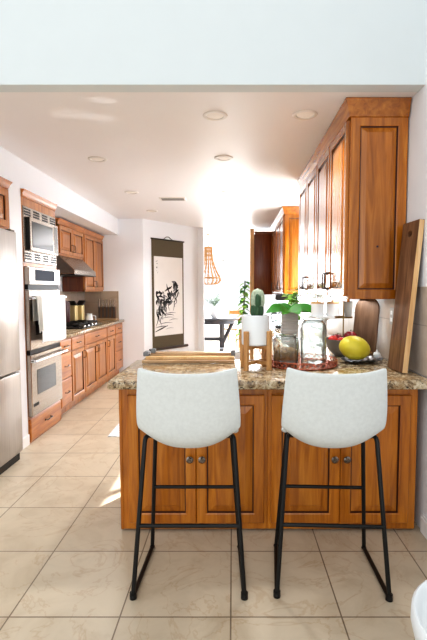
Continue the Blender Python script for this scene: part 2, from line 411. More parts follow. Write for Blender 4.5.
PY = 2.56
for (x0, x1, lab, side) in ((-.668,.2045,'honey wood peninsula base cabinet behind the left bar stool, white cylinder planter above', 0), (.2055,1.092,'honey wood peninsula base cabinet behind the right bar stool, next to the wall', 1)):
    t = thing('base_cabinet', lab, 'cabinet', ((x0+x1)/2, 2.9, 0), 'peninsula base cabinets')
    bm = BM(); box(bm, x0, x1, PY+.012, 3.16, .014, .886); box(bm, x0+.01, x1-.01, PY+.05, 3.12, 0, .0145); obj('carcass', bm, 'honey', t)
    bm = BM()
    sl, sr = (.055, .028) if not side else (.028, .055)
    box(bm, x0, x0+sl, PY, PY+.014, .014, .886, .002); box(bm, x1-sr, x1, PY, PY+.014, .014, .886, .002)
    box(bm, x0+sl, x1-sr, PY, PY+.014, .014, .075, .002); box(bm, x0+sl, x1-sr, PY, PY+.014, .82, .886, .002)
    if not side: box(bm, x0-.006, x0+.012, PY-.004, PY+.05, .012, .886, .003)
    obj('face_frame', bm, 'honey', t)
    a, b = x0+sl-.008, x1-sr+.008; mid = (a+b)/2
    for k, (p, q) in enumerate(((a, mid-.0015), (mid+.0015, b))):
        bm = BM(); panel(bm, V((p,PY-.001,.06)), X, -Y, q-p, .775, RAISED(.021,.062,.04)); d = obj('door', bm, 'honey', t)
        kx = mid + (-.036 if k == 0 else .036)
        knob('knob', (kx, PY-.021, .455), (0,-1,0), 'pewter', d, .022)

pts = [(-.708,2.445),(WR-.009,2.445),(WR-.009,9.18),(.50,9.18),(.50,3.2),(-.708,3.2)]
bm = BM(); prism(bm, pts, lambda p: V((p[0],p[1],.888)), lambda p: V((p[0],p[1],CT)), .012)
tag(obj('countertop', bm, 'granite'), 'speckled beige and brown granite worktop wrapping the peninsula and right wall', 'countertop')
# base cabinets along the right wall under the granite
for i, (y0, y1, lab) in enumerate(((3.25,5.2,'honey wood base cabinet under the granite behind the peninsula'),(5.205,7.2,'honey wood base cabinet below the sink window'),(7.205,9.16,'honey wood base cabinet at the dining room end of the right wall'))):
    t = thing('base_cabinet', lab, 'cabinet', (.85,(y0+y1)/2,0), 'base cabinets along the right wall')
    bm = BM(); box(bm, .56, WR-.01, y0, y1, .1, .886); box(bm, .62, WR-.01, y0+.01, y1-.01, 0, .1); obj('carcass', bm, 'honey', t)
    n = 4; w = (y1-y0-.02)/n
    for k in range(n):
        bm = BM(); panel(bm, V((.56, y1-.01-k*w, .13)), -Y, -X, w-.004, .74, RAISED()); d = obj('door', bm, 'honey', t)
        knob('knob', (.539, y1-.01-k*w-(w-.05 if k % 2 == 0 else .05), .78), (-1,0,0), 'pewter', d)

# ------------------------------------------------------------------ right upper cabinets
CROWN = lambda z0, z1, p=.055: [(o*p/.055, z) for o, z in [(.0,z0),(.012,z0+.004),(.014,z0+(z1-z0)*.2),(.022,z0+(z1-z0)*.27),(.030,z0+(z1-z0)*.55),(.048,z0+(z1-z0)*.82),(.052,z0+(z1-z0)*.86),(.055,z1)]]
XF = .757
def upper(y0, y1, lab, mat, ndoors, near_end, pulls_at, z0=1.39, x0=XF, grp='wall cabinets along the right wall', zt=2.57):
    t = thing('wall_cabinet', lab, 'cabinet', ((x0+WR)/2,(y0+y1)/2,z0), grp)
    bm = BM(); box(bm, x0+.016, WR-.0085, y0, y1, z0, zt); obj('carcass', bm, mat, t)
    bm = BM(); box(bm, x0+.004, x0+.018, y0, y1, z0, z0+.035); box(bm, x0+.004, x0+.018, y0, y1, zt-.03, zt)
    w = (y1-y0)/ndoors
    for k in range(ndoors+1):
        yc = y0+k*w; box(bm, x0+.004, x0+.018, max(y0,yc-.022), min(y1,yc+.022), z0, zt)
    obj('face_frame', bm, mat, t)
    for k in range(ndoors):
        ya, yb = y0+k*w+.012, y0+(k+1)*w-.012
        bm = BM(); panel(bm, V((x0+.003, yb, z0+.018)), -Y, -X, yb-ya, zt-z0-.04, RAISED(.021,.055,.035)); d = obj('door', bm, mat, t)
        yc = yb-.03 if k % 2 == 0 else ya+.03
        pull((x0-.018, yc, z0+.13), Z, -X, .12, 'pewterd', d, .006, .034)
    if near_end:
        bm = BM(); panel(bm, V((x0+.004, y0, z0)), X, -Y, WR-.0085-x0-.004, zt-z0, [(0,0),(0,.012),(.003,.015),(.058,.015),(.064,.010),(.065,.001),(.072,.001),(.10,.013),(.104,.015)])
        ep = obj('end_panel', bm, mat, t)
    bm = BM(); crown(bm, x0, WR-.0085, y0-(.015 if near_end else 0), y1, CROWN(zt-.012, CEIL-.003, .04), l=1, f=1 if near_end else 0); obj('crown', bm, 'uppery', t)
    bm = BM(); box(bm, x0+.004, x0+.02, y0, y1, z0-.02, z0+.002, .003); obj('light_rail', bm, mat, t)
    return t
up = upper(2.93, 3.955, 'glossy amber wood wall cabinet beside the cutting board, raised end panel facing us', 'upper', 2, True, None)
bm = BM(); cyl(bm, (.948, 2.9165, 1.735), (.948, 2.912, 1.735), .007, n=12); obj('screw_hole', bm, 'groove', up)  # dark disc drawn in place of an open screw hole
upper(3.96, 5.0, 'glossy amber wood wall cabinet adjoining the nearest one, before the sink window', 'upper', 2, False, None)
upper(6.56, 8.58, 'amber wood wall cabinet beyond the sink window, brightly lit end panel', 'upper', 4, True, None)
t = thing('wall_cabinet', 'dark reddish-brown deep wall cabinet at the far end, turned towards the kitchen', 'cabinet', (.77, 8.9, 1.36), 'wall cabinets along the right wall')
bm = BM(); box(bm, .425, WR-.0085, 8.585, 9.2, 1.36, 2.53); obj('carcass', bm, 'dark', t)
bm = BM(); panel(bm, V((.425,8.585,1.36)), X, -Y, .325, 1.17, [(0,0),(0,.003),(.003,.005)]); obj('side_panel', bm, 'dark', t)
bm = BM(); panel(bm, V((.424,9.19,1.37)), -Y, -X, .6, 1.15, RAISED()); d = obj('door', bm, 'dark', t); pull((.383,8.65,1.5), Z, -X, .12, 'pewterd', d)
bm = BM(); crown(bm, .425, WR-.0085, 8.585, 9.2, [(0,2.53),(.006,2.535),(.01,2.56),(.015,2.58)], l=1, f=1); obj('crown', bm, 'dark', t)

# ------------------------------------------------------------------ left run
FX = -1.92
# refrigerator
t = thing('refrigerator', 'brushed steel refrigerator with lower freezer drawer at the left', 'refrigerator', (-2.2, 3.27, 0))
bm = BM(); box(bm, WL+.02, -1.865, 2.86, 3.70, .03, 1.925); obj('cabinet_body', bm, 'steeld', t)
bm = BM(); box(bm, -1.862, -1.80, 2.865, 3.695, .772, 1.93, .012, 3); d = obj('door', bm, 'steel', t)
bm = BM(); tube(bm, rounded([(-1.80,2.93,.95),(-1.745,2.93,.95),(-1.745,2.93,1.75),(-1.80,2.93,1.75)], .03), .012, 10); obj('handle', bm, 'steel', d)
bm = BM(); box(bm, -1.862, -1.80, 2.865, 3.695, .075, .762, .012, 3); d = obj('freezer_drawer', bm, 'steel', t)
bx('base_grille', 'black', t, -1.87, -1.83, 2.87, 3.69, 0, .066)
bx('hinge_cap', 'steeld', t, -1.86, -1.81, 3.62, 3.69, 1.93, 1.945, bev=.004)
# cabinet over it
t = thing('wall_cabinet', 'honey wood cabinet with crown over the refrigerator', 'cabinet', (-2.2,3.3,1.96), 'wall cabinets along the left wall')
bm = BM(); box(bm, WL+.001, FX, 2.86, 3.80, 1.96, 2.31); obj('carcass', bm, 'left', t)
for k in range(2):
    bm = BM(); panel(bm, V((FX, 2.87+k*.465, 1.975)), Y, X, .455, .32, RAISED()); d = obj('door', bm, 'left', t); knob('knob', (FX+.02, 3.29+k*.085, 2.01), (1,0,0), 'pewter', d)
bm = BM(); crown(bm, WL+.001, FX, 2.86, 3.80, CROWN(2.30,2.37,.035), r=1, b=1); obj('crown', bm, 'leftd', t)

# oven tower
TY0, TY1 = 4.05, 4.81
t = thing('oven_cabinet', 'tall honey wood oven tower with top crown and bottom drawer', 'cabinet', (-2.2,4.44,0))
bm = BM()
box(bm, WL+.001, FX, TY0, TY0+.010, .0, 2.31); box(bm, WL+.001, FX, TY1-.02, TY1, 0, 2.31)
box(bm, WL+.001, FX, TY0+.01, TY1-.02, 2.222, 2.31); box(bm, WL+.001, FX, TY0+.01, TY1-.02, 1.672, 1.705); box(bm, WL+.001, FX, TY0+.01, TY1-.02, 0, .25)
obj('carcass', bm, 'left', t)
bm = BM(); crown(bm, WL+.001, FX, TY0, TY1, CROWN(2.295,2.365,.032), r=1); obj('crown', bm, 'leftd', t)
bm = BM(); panel(bm, V((FX, TY0+.012, .02)), Y, X, TY1-TY0-.024, .215, FLAT()); d = obj('drawer', bm, 'leftd', t)
pull((FX+.02, 4.44, .14), Y, X, .13, 'pewter', d, .006)
# microwave
my0, my1 = TY0+.012, TY1-.022
t = thing('microwave_oven', 'built-in steel microwave with vented trim above the double oven', 'microwave', (-2.2,4.44,1.71))
bx('body', 'steeld', t, -2.4, FX-.004, my0+.03, my1-.03, 1.73, 2.2)
bm = BM(); box(bm, FX-.004, FX+.012, my0, my1, 1.708, 2.22, .003); obj('trim_frame', bm, 'steelh', t)
for zc in (2.168, 1.762):
    for g in range(4):
        bm = BM()
        yc = my0+.075+g*(my1-my0-.15)/3*1.0
        for r in range(3):
            for q in range(2): box(bm, FX+.0115, FX+.0135, yc-.066+q*.068, yc-.004+q*.068, zc-.03+r*.024, zc-.03+r*.024+.016)
        obj('vent_grille', bm, 'black', t)
bm = BM(); box(bm, FX+.0125, FX+.048, my0+.045, my1-.03, 1.815, 2.125, .004); d = obj('door', bm, 'steelh', t)
bx('side_panel', 'black', d, FX+.014, FX+.046, my0+.041, my0+.046, 1.82, 2.12)
bx('window', 'blackg', d, FX+.0475, FX+.0495, my0+.085, my1-.17, 1.85, 2.09, bev=.001)
bx('control_strip', 'steeld', t, FX+.0475, FX+.0495, my1-.135, my1-.05, 1.835, 2.105)
# double oven
t = thing('double_oven', 'brushed steel double wall oven with display in the wood tower', 'oven', (-2.2,4.44,.25))
bx('body', 'steeld', t, -2.5, FX-.004, my0+.01, my1-.01, .26, 1.66)
bx('control_panel', 'steelh', t, FX-.004, FX+.045, my0, my1, 1.50, 1.668, bev=.006)
bx('display', 'display', t, FX+.0445, FX+.047, 4.19, 4.64, 1.538, 1.645, bev=.001)
bx('vent_gap', 'black', t, FX-.004, FX+.03, my0+.01, my1-.01, 1.455, 1.50)
def oven_door(z0, z1, win, hz):
    bm = BM(); box(bm, FX-.004, FX+.04, my0, my1, z0, z1, .006); d = obj('door', bm, 'steelh', t)
    bx('window', 'blackg', d, FX+.0395, FX+.042, win[0], win[1], win[2], win[3], bev=.001)
    bm = BM(); cyl(bm, (FX+.085, my0-.015, hz), (FX+.085, my1+.03, hz), .014, n=14)
    for yy in (my0+.012, my1+.002): cyl(bm, (FX+.04, yy, hz), (FX+.085, yy, hz), .02, .014, n=12)
    obj('handle', bm, 'chrome', d)
    return d
oven_door(.885, 1.45, (4.18,4.68,1.02,1.28), 1.375)
oven_door(.255, .842, (4.18,4.62,.445,.685), .785)
bx('vent_gap', 'black', t, FX-.004, FX+.03, my0+.01, my1-.01, .845, .883)
bx('badge', 'black', t, FX+.0395, FX+.0415, 4.09, 4.20, .345, .375)
# towels on the upper handle
def towel(y0, y1, zf, zb, mat, label, wav, seed):
    rnd = random.Random(seed); hx, hz, r = FX+.085, 1.375, .0205
    tot_f, tot_b = hz-zf, hz-zb; arc = math.pi*r
    def fn(u, v):
        y = y0+(y1-y0)*u; s = v*(tot_f+arc+tot_b)
        if s < tot_f: x, z, k = hx+r, zf+s, (tot_f-s)/tot_f
        elif s < tot_f+arc: a = (s-tot_f)/r; x, z, k = hx+r*math.cos(a), hz+r*math.sin(a), 0
        else: q = s-tot_f-arc; x, z, k = hx-r, hz-q, 0
        return (x+k*wav*(1+math.sin(u*13+seed)) + k*.003*math.sin(u*29), y+k*.012*math.sin(u*3+seed), z-(.012*math.sin(u*5+seed)*k))
    bm = BM(); sheet(bm, fn, 26, 44, .004)
    return tag(obj('kitchen_towel', bm, mat, smooth=80), label, 'towel', 'towels on the oven handle')
towel(4.075, 4.175, 1.06, 1.16, 'clothg', 'small greyish towel folded over the oven handle, left of the large white one', .008, 1)
towel(4.18, 4.765, .94, 1.12, 'cloth', 'large white towel draped over the upper oven handle', .010, 4)

# left base cabinets
def left_base(y0, y1, lab, fronts):
    t = thing('base_cabinet', lab, 'cabinet', (-2.25,(y0+y1)/2,0), 'base cabinets along the left wall')
    bm = BM(); box(bm, WL+.001, FX-.006, y0, y1, .11, .898); box(bm, WL+.001, FX-.075, y0, y1, 0, .11); obj('carcass', bm, 'left', t)
    for kind, ya, yb, za, zb in fronts:
        bm = BM()
        if kind == 'drawer':
            panel(bm, V((FX-.006, ya, za)), Y, X, yb-ya, zb-za, FLAT(.021)); d = obj('drawer', bm, 'leftd', t)
            pull((FX+.014,(ya+yb)/2,(za+zb)/2), Y, X, .10, 'pewter', d)
        else:
            panel(bm, V((FX-.006, ya, za)), Y, X, yb-ya, zb-za, RAISED(.021,.052,.035)); d = obj('door', bm, 'left', t)
            yy = yb-.03 if kind == 'doorL' else ya+.03
            pull((FX+.014, yy, zb-.09), Z, X, .09, 'pewter', d)
    return t
left_base(4.813,5.16,'honey wood base cabinet with three stacked drawers beside the oven tower',[('drawer',4.825,5.152,.735,.885),('drawer',4.825,5.152,.44,.725),('drawer',4.825,5.152,.13,.43)])
left_base(5.163,5.62,'honey wood base cabinet with one drawer over one door, next to the drawer stack',[('drawer',5.172,5.612,.735,.885),('doorL',5.172,5.612,.13,.725)])
left_base(5.623,6.63,'wide honey wood base cabinet with two doors under the cooktop',[('drawer',5.632,6.622,.735,.885),('doorL',5.632,6.125,.13,.725),('doorR',6.13,6.622,.13,.725)])
left_base(6.633,7.10,'honey wood base cabinet with drawer and door just past the cooktop',[('drawer',6.642,7.092,.735,.885),('doorR',6.642,7.092,.13,.725)])
left_base(7.103,WB-.01,'honey wood drawer cabinet at the far end of the left counter',[('drawer',7.112,7.56,.735,.885),('drawer',7.112,7.56,.44,.725),('drawer',7.112,7.56,.13,.43)])
bm = BM(); box(bm, WL+.010, -1.89, 4.813, WB-.010, .90, CT, .006, 2)
tag(obj('countertop', bm, 'granite'), 'grey-brown granite worktop along the left wall holding the cooktop', 'countertop')
# cooktop
t = thing('gas_cooktop', 'black gas cooktop with raised grates under the range hood', 'cooktop', (-2.22,6.15,CT))
bx('tray', 'black', t, -2.46, -1.97, 5.72, 6.58, CT+.0005, CT+.014, bev=.004)
for j in range(2):
    for k in range(2):
        cx, cy = -2.33+.22*k, 5.94+.42*j
        bm = BM(); lathe(bm, (cx,cy,CT+.013), [(0,0),(.055,0),(.055,.012),(.038,.014),(.038,.022),(0,.024)], 16); obj('burner', bm, 'black', t)
    bm = BM(); a, b, c, d = -2.44, -2.03, 5.75+.42*j, 6.13+.42*j
    for p, q in (((a,c),(b,c)),((a,d),(b,d)),((a,c),(a,d)),((b,c),(b,d)),((a,(c+d)/2),(b,(c+d)/2)),((-2.33,c),(-2.33,d)),((-2.11,c),(-2.11,d))):
        cyl(bm, (*p,CT+.05), (*q,CT+.05), .012, n=6)
    for p in ((a,c),(b,c),(a,d),(b,d)): cyl(bm, (*p,CT+.012), (*p,CT+.05), .008, n=6)
    obj('grate', bm, 'black', t)
for k in range(4):
    bm = BM(); lathe(bm, (-1.998, 5.9+k*.16, CT+.013), [(0,0),(.018,0),(.016,.022),(0,.024)], 12); obj('knob', bm, 'chrome', t)
# things on the left counter
bm = BM(); lathe(bm, (-2.38,6.20,CT+.0605), [(0,0),(.075,0),(.078,.01),(.078,.25),(.07,.275),(.07,.285),(.03,.292),(.02,.31),(0,.312)], 20)
t = tag(obj('canister', bm, 'maroon', loc=(-2.38,6.20,CT+.0605)), 'dark maroon tall canister standing at the back of the cooktop', 'canister')
for i, (cx, cy, dx) in enumerate(((-2.335,6.44,-1),(-2.29,6.60,1))):
    t = thing('oil_tin', ('gold tin with tilted dark flap lid next to the maroon canister','gold tin with raised dark flap lid, the one farther from the maroon canister')[i], 'tin', (cx,cy,CT+.0605), 'gold tins by the cooktop')
    bx('body', 'gold', t, cx-.045, cx+.045, cy-.05, cy+.05, CT+.0605, CT+.285, bev=.008)
    bm = BM(); obox(bm, V((cx,cy+dx*.02,CT+.315)), X, V((0,1,dx*.45)), V((0,-dx*.45,1)), .05, .07, .012, .003); obj('lid', bm, 'black', t)
t = thing('jug', 'small cream jug on the left counter beside the cooktop', 'jug', (-2.2,6.72,CT))
bm = BM(); lathe(bm, (-2.2,6.72,CT), [(0,0),(.05,0),(.06,.05),(.05,.10),(.042,.13),(.048,.15),(.043,.15),(.038,.13),(.045,.1),(0,.02)], 18); obj('body', bm, 'ceramic', t)
bm = BM(); tube(bm, rounded([(-2.155,6.72,CT+.12),(-2.10,6.72,CT+.12),(-2.10,6.72,CT+.04),(-2.145,6.72,CT+.04)], .03), .007, 8); obj('handle', bm, 'ceramic', t)
t = thing('knife_block', 'wooden knife stand in the far corner of the left counter', 'knife block', (-2.14,7.48,CT))
bm = BM(); box(bm, -2.36, -1.96, 7.36, 7.56, CT, CT+.03, .004); obj('base', bm, 'traywood', t)
bm = BM(); box(bm, -2.30, -2.0, 7.50, 7.535, CT+.029, CT+.23, .004); obj('back_board', bm, 'brownb', t)
kn = None
for k in range(5):
    kx = -2.275+k*.062
    lab = 'steel-handled knife standing in the knife block, %s' % ('nearest the cooktop end','second from the cooktop end','middle of five','second from the wall corner end','nearest the wall corner end')[k]
    if kn is None:
        kn = thing('kitchen_knife', lab, 'knife', (kx,7.49,CT+.031), 'knives in the knife block')
        bm = BM(); prism(bm, [(-.016,0),(.016,.03),(.018,.20),(-.016,.20)], lambda p: V((kx+p[0],7.482,CT+.031+p[1])), lambda p: V((kx+p[0],7.485,CT+.031+p[1]))); obj('blade', bm, 'steeld', kn)
        bm = BM(); tube(bm, [(kx,7.4835,CT+.225),(kx,7.4835,CT+.27),(kx+.004,7.4835,CT+.31),(kx+.008,7.4835,CT+.35)], [.013,.015,.013,.016], 10); obj('handle', bm, 'steelh', kn)
    else: dup(kn, (kx,7.49,CT+.031), lab, 'knives in the knife block')

# hood
HY0, HY1 = 5.72, 6.60
t = thing('range_hood', 'stainless slant-front range hood under the short left wall cabinet', 'range hood', (-2.3,6.15,1.64))
bm = BM(); prism(bm, [(WL+.011,1.66),(-2.05,1.66),(-2.05,1.71),(-2.24,1.896),(WL+.011,1.896)], lambda p: V((p[0],HY0,p[1])), lambda p: V((p[0],HY1,p[1]))); obj('canopy', bm, 'steelh', t, smooth=15)
bm = BM(); prism(bm, [(WL+.012,1.668),(-2.06,1.668),(-2.06,1.705),(-2.245,1.888),(WL+.012,1.888)], lambda p: V((p[0],HY0-.003,p[1])), lambda p: V((p[0],HY0+.001,p[1]))); obj('side_panel', bm, 'steeld', t, 'shaded end of the hood', smooth=15)  # darker steel sheet: shade on the near end put into the colour
bx('lip', 'black', t, WL+.012, -2.045, HY0, HY1, 1.645, 1.66)
# left uppers
UX = -2.25
def left_upper(y0, y1, z0, lab, nd):
    t = thing('wall_cabinet', lab, 'cabinet', (-2.4,(y0+y1)/2,z0), 'wall cabinets along the left wall')
    bm = BM(); box(bm, WL+.0105, UX-.012, y0, y1, z0, 2.32); obj('carcass', bm, 'dark' if z0 < 1.5 else 'left', t)
    bm = BM(); w = (y1-y0)/nd
    box(bm, UX-.013, UX, y0, y1, z0, z0+.04); box(bm, UX-.013, UX, y0, y1, 2.27, 2.32); box(bm, UX-.013, UX, y0, y0+.04, z0, 2.32); box(bm, UX-.013, UX, y1-.04, y1, z0, 2.32)
    obj('face_frame', bm, 'left', t)
    for k in range(nd):
        ya, yb = y0+k*w+(.025 if k == 0 else .003), y0+(k+1)*w-(.025 if k == nd-1 else .003)
        bm = BM(); panel(bm, V((UX, ya, z0+.025)), Y, X, yb-ya, 2.32-z0-.06, RAISED(.02,.05,.03)); d = obj('door', bm, 'left', t)
        pull((UX+.02, (yb-.03 if k == 0 else ya+.03), z0+.12), Z, X, .09, 'pewter', d)
    bm = BM(); crown(bm, WL+.0105, UX, y0, y1, CROWN(2.30,2.37,.035), r=1); obj('crown', bm, 'leftd', t)
left_upper(5.70, 6.655, 1.90, 'short honey wood wall cabinet with two doors above the range hood', 2)
left_upper(6.66, WB-.012, 1.425, 'tall honey wood wall cabinet with two doors right of the range hood', 2)

# ------------------------------------------------------------------ ceiling fixtures
protoL = None
LP = [(-.126,3.174,'round recessed ceiling light nearest the camera over the peninsula middle'),(.502,3.156,'round recessed ceiling light nearest the right wall cabinet'),(-1.265,4.2,'round recessed ceiling light in front of the oven tower'),
      (-.088,4.166,'round recessed ceiling light, second in the middle row'),(-1.269,5.6,'round recessed ceiling light beside the left soffit, between oven tower and vent'),(-.065,5.6,'round recessed ceiling light, third in the middle row'),
      (-.053,6.9,'round recessed ceiling light, fourth in the middle row'),(-1.253,6.9,'round recessed ceiling light near the hanging scroll'),(-.139,8.85,'round recessed ceiling light farthest away, at the dining room')]
for x, y, lab in LP:
    loc = (x,y,CEIL)
    if protoL is None:
        protoL = thing('ceiling_light', lab, 'ceiling light', loc, 'recessed ceiling lights')
        bm = BM(); lathe(bm, loc, [(.058,-.0005),(.062,-.007),(.075,-.009),(.084,-.006),(.088,-.0005)], 28); obj('trim_ring', bm, 'trimring', protoL)
        bm = BM(); lathe(bm, loc, [(0,-.003),(.052,-.003),(.06,-.001)], 24); obj('lens', bm, 'bulb', protoL)
    else: dup(protoL, loc, lab, 'recessed ceiling lights')
t = thing('ceiling_vent', 'flat white slotted ceiling vent near the hanging scroll', 'vent', (-.804,5.99,CEIL))
bm = BM(); box(bm, -.98, -.63, 5.90, 6.08, CEIL-.010, CEIL-.0005, .003); obj('frame', bm, 'trimring', t)
bm = BM()
for k in range(7): box(bm, -.955, -.655, 5.918+k*.0215, 5.928+k*.0215, CEIL-.0115, CEIL-.0095)
obj('grille', bm, 'steeld', t)

# ------------------------------------------------------------------ hanging scroll
def SW(s, z, n): return A0 + AD*s + Z*z + AN*n
def sbox(bm, s0, s1, z0, z1, n0, n1, bev=0): obox(bm, SW((s0+s1)/2,(z0+z1)/2,(n0+n1)/2), AD, Z, AN, (s1-s0)/2, (z1-z0)/2, (n1-n0)/2, bev)
t = thing('hanging_scroll', 'tall hanging scroll with black ink brush painting on olive brocade', 'scroll', tuple(SW(.58,2.3,.01)))
bm = BM(); sbox(bm, .185, .975, .40, 2.35, .004, .008); obj('mount', bm, 'brocade', t)
bm = BM(); sbox(bm, .235, .945, .62, 2.05, .0075, .0095); pp = obj('painting', bm, 'paper', t)
bm = BM(); cyl(bm, SW(.10,.385,.025), SW(1.055,.385,.025), .024, n=16); obj('roller', bm, 'roller', t)
bm = BM(); cyl(bm, SW(.17,2.355,.012), SW(.99,2.355,.012), .012, n=10); obj('hanging_rod', bm, 'roller', t)
bm = BM(); tube(bm, [SW(.46,2.36,.012),SW(.54,2.41,.006),SW(.60,2.415,.006),SW(.69,2.36,.012)], .006, 6); obj('hanging_cord', bm, 'roller', t)
def stroke(bm, pts, ws, n=.0102):
    pts = [V((p[0],p[1],0)) for p in pts]
    # smooth the polyline
    q = []
    for i in range(len(pts)-1):
        a, b, c, d = pts[max(i-1,0)], pts[i], pts[i+1], pts[min(i+2,len(pts)-1)]
        for k in range(5):
            u = k/5; q.append((.5*((2*b)+(c-a)*u+(2*a-5*b+4*c-d)*u*u+(3*b-a-3*c+d)*u**3), ws[i]*(1-u)+ws[i+1]*u))
    q.append((pts[-1], ws[-1])); L = []
    for i, (p, w) in enumerate(q):
        tn = (q[min(i+1,len(q)-1)][0]-q[max(i-1,0)][0]).normalized(); nn = V((-tn.y,tn.x,0))
        a, b = p+nn*w/2, p-nn*w/2
        L.append((bm.verts.new(SW(a.x,a.y,n)), bm.verts.new(SW(b.x,b.y,n))))
    for A, B in zip(L, L[1:]): bm.faces.new((A[0],A[1],B[1],B[0]))
bm = BM(); bg = BM(); rr = random.Random(11)
# dense abstract cluster of brush marks rising to the right, dry wash beneath
for k in range(46):
    u = rr.random(); s = .30+.56*u+rr.uniform(-.05,.05); z = 1.22+.34*u+rr.uniform(-.24,.16)*(1.1-.5*u)
    a = rr.choice((.6,.9,1.3,1.9,2.3,-.3))+rr.uniform(-.35,.35); l = rr.uniform(.06,.17); w = rr.uniform(.016,.062)
    dx, dz = math.cos(a)*l/2, math.sin(a)*l/2; c = rr.uniform(-.025,.025)
    s = min(max(s,.245+abs(dx)+.03), .935-abs(dx)-.03)
    stroke(bm, [(s-dx,z-dz),(s-dz*c*8,z+dx*c*8),(s+dx,z+dz)], [.006,w,.008], .0102+.00002*k)
for k in range(16):
    u = rr.random(); s = .32+.5*u; z = 1.1+.4*u+rr.uniform(-.2,.1)
    stroke(bm, [(s,z),(s+rr.uniform(-.05,.04),z-.09),(s+rr.uniform(-.07,.05),z-rr.uniform(.14,.2))], [.022,.013,.004], .0103)
for k in range(16):
    u = rr.random(); s = .34+.46*u; z = 1.16+.36*u+rr.uniform(-.2,.16); a = rr.uniform(0,3)
    stroke(bg, [(s-math.cos(a)*.07,z-math.sin(a)*.07),(s,z+.01),(s+math.cos(a)*.07,z+math.sin(a)*.07)], [.01,.06,.01], .0099)
for (s, z, l, w) in ((.62,1.02,.28,.016),(.55,.94,.34,.012),(.70,.90,.22,.012),(.40,.78,.30,.022),(.50,.84,.34,.014),(.60,.74,.2,.008)):
    stroke(bg, [(s-l/2,z-.01),(s,z+.012),(s+l/2,z+.004)], [.004,w,.003], .0101)
stroke(bm, [(.30,1.02),(.32,.92),(.27,.80)], [.03,.022,.006]); stroke(bm, [(.25,.70),(.40,.75),(.56,.80)], [.010,.026,.006], .0103); stroke(bm, [(.44,.98),(.6,1.0),(.72,.98)], [.004,.014,.004], .0103)
for c in range(3):
    for k in range(4):
        s, z = .285+rr.uniform(0,.05), 1.94-.075*c+rr.uniform(-.025,.025)
        stroke(bm, [(s,z),(s+rr.uniform(-.015,.03),z+rr.uniform(-.03,.02))], [.007,.004])
obj('wash_pattern', bg, 'inkg', pp, recalc=False); obj('ink_pattern', bm, 'ink', pp, recalc=False)

# ------------------------------------------------------------------ bar stools
def make_stool(cx, cy, label):
    t = thing('bar_stool', label, 'stool', (cx,cy,0), 'bar stools at the peninsula')
    # shell: v runs from seat front lip to the top of the back
    prof = [(.245,.665),(.235,.700),(.19,.716),(.08,.700),(-.03,.690),(-.11,.696),(-.165,.728),(-.196,.78),(-.212,.87),(-.224,.97),(-.236,1.075)]
    wid = [.38,.405,.43,.455,.47,.49,.512,.524,.522,.506,.484]
    curl = [.0,.006,.02,.05,.078,.085,.078,.07,.06,.05,.045]
    lift = [.0,.0,.01,.045,.072,.08,.064,.03,.006,.008,.024]
    n = len(prof)-1
    def cr(arr, v):
        x = v*n; i = min(int(x), n-1); u = x-i
        a, b, c, d = arr[max(i-1,0)], arr[i], arr[i+1], arr[min(i+2,n)]
        return .5*((2*b)+(c-a)*u+(2*a-5*b+4*c-d)*u*u+(3*b-a-3*c+d)*u**3)
    py = [p[0] for p in prof]; pz = [p[1] for p in prof]
    def fn(u, v):
        s = 2*u-1; s2 = abs(s)**2.4
        y, z, w = cr(py, v), cr(pz, v), cr(wid, v)/2
        return (cx + s*w*(1-.05*s2), cy + y + cr(curl, v)*s2*(1 if v > .45 else .3), z + cr(lift, v)*s2)
    bm = BM(); sheet(bm, fn, 24, 44, .026)
    o = obj('seat_shell', bm, 'fabric', t, smooth=80)
    md = o.modifiers.new('soft', 'SUBSURF'); md.levels = 1; md.render_levels = 1
    for s in (-1, 1):
        near = [(cx+s*.182,cy-.03,.728),(cx+s*.212,cy-.10,.757),(cx+s*.262,cy-.19,.012),(cx+s*.245,cy+.215,.012),(cx+s*.197,cy+.10,.735),(cx+s*.165,cy+.085,.712)]
        if s: 
            bm = BM(); tube(bm, rounded(near[:2]+[near[2]], .05, 5), .0108, 10); obj('leg', bm, 'black', t)
            bm = BM(); tube(bm, rounded(near[3:], .05, 5), .0108, 10); obj('leg', bm, 'black', t)
            bm = BM(); tube(bm, [near[2], near[3]], .0112, 10); ell(bm, near[2], (.014,.014,.0118)); ell(bm, near[3], (.014,.014,.0118)); obj('runner', bm, 'black', t)
            bm = BM(); cyl(bm, (near[2][0],near[2][1]+.005,0.0005), (near[2][0],near[2][1]+.005,.03), .017, n=12); obj('foot_pad', bm, 'black', t)
    f = (.335-.012)/(.755-.012)
    xa = .262+(.212-.262)*f; ya = -.19+(-.10+.19)*f
    bm = BM(); cyl(bm, (cx-xa,cy+ya,.335), (cx+xa,cy+ya,.335), .0095, n=12); obj('footrest', bm, 'black', t)
    f = (.385-.012)/(.72-.012); xa = .245+(.197-.245)*f; ya = .215+(.10-.215)*f
    bm = BM(); cyl(bm, (cx-xa,cy+ya,.385), (cx+xa,cy+ya,.385), .0095, n=12); obj('footrest', bm, 'black', t)
    bm = BM(); box(bm, cx-.12, cx+.12, cy+.05, cy+.075, .668, .684, .003); box(bm, cx-.12, cx+.12, cy+.10, cy+.125, .672, .688, .003); obj('seat_bracket', bm, 'black', t)
    return t
st = make_stool(-.208, 2.165, 'pale grey bucket bar stool on black legs, left of the two')
dup(st, (.478, 2.165, 0), 'pale grey bucket bar stool on black legs, right one nearer the wall', rotz=R(-2.5))

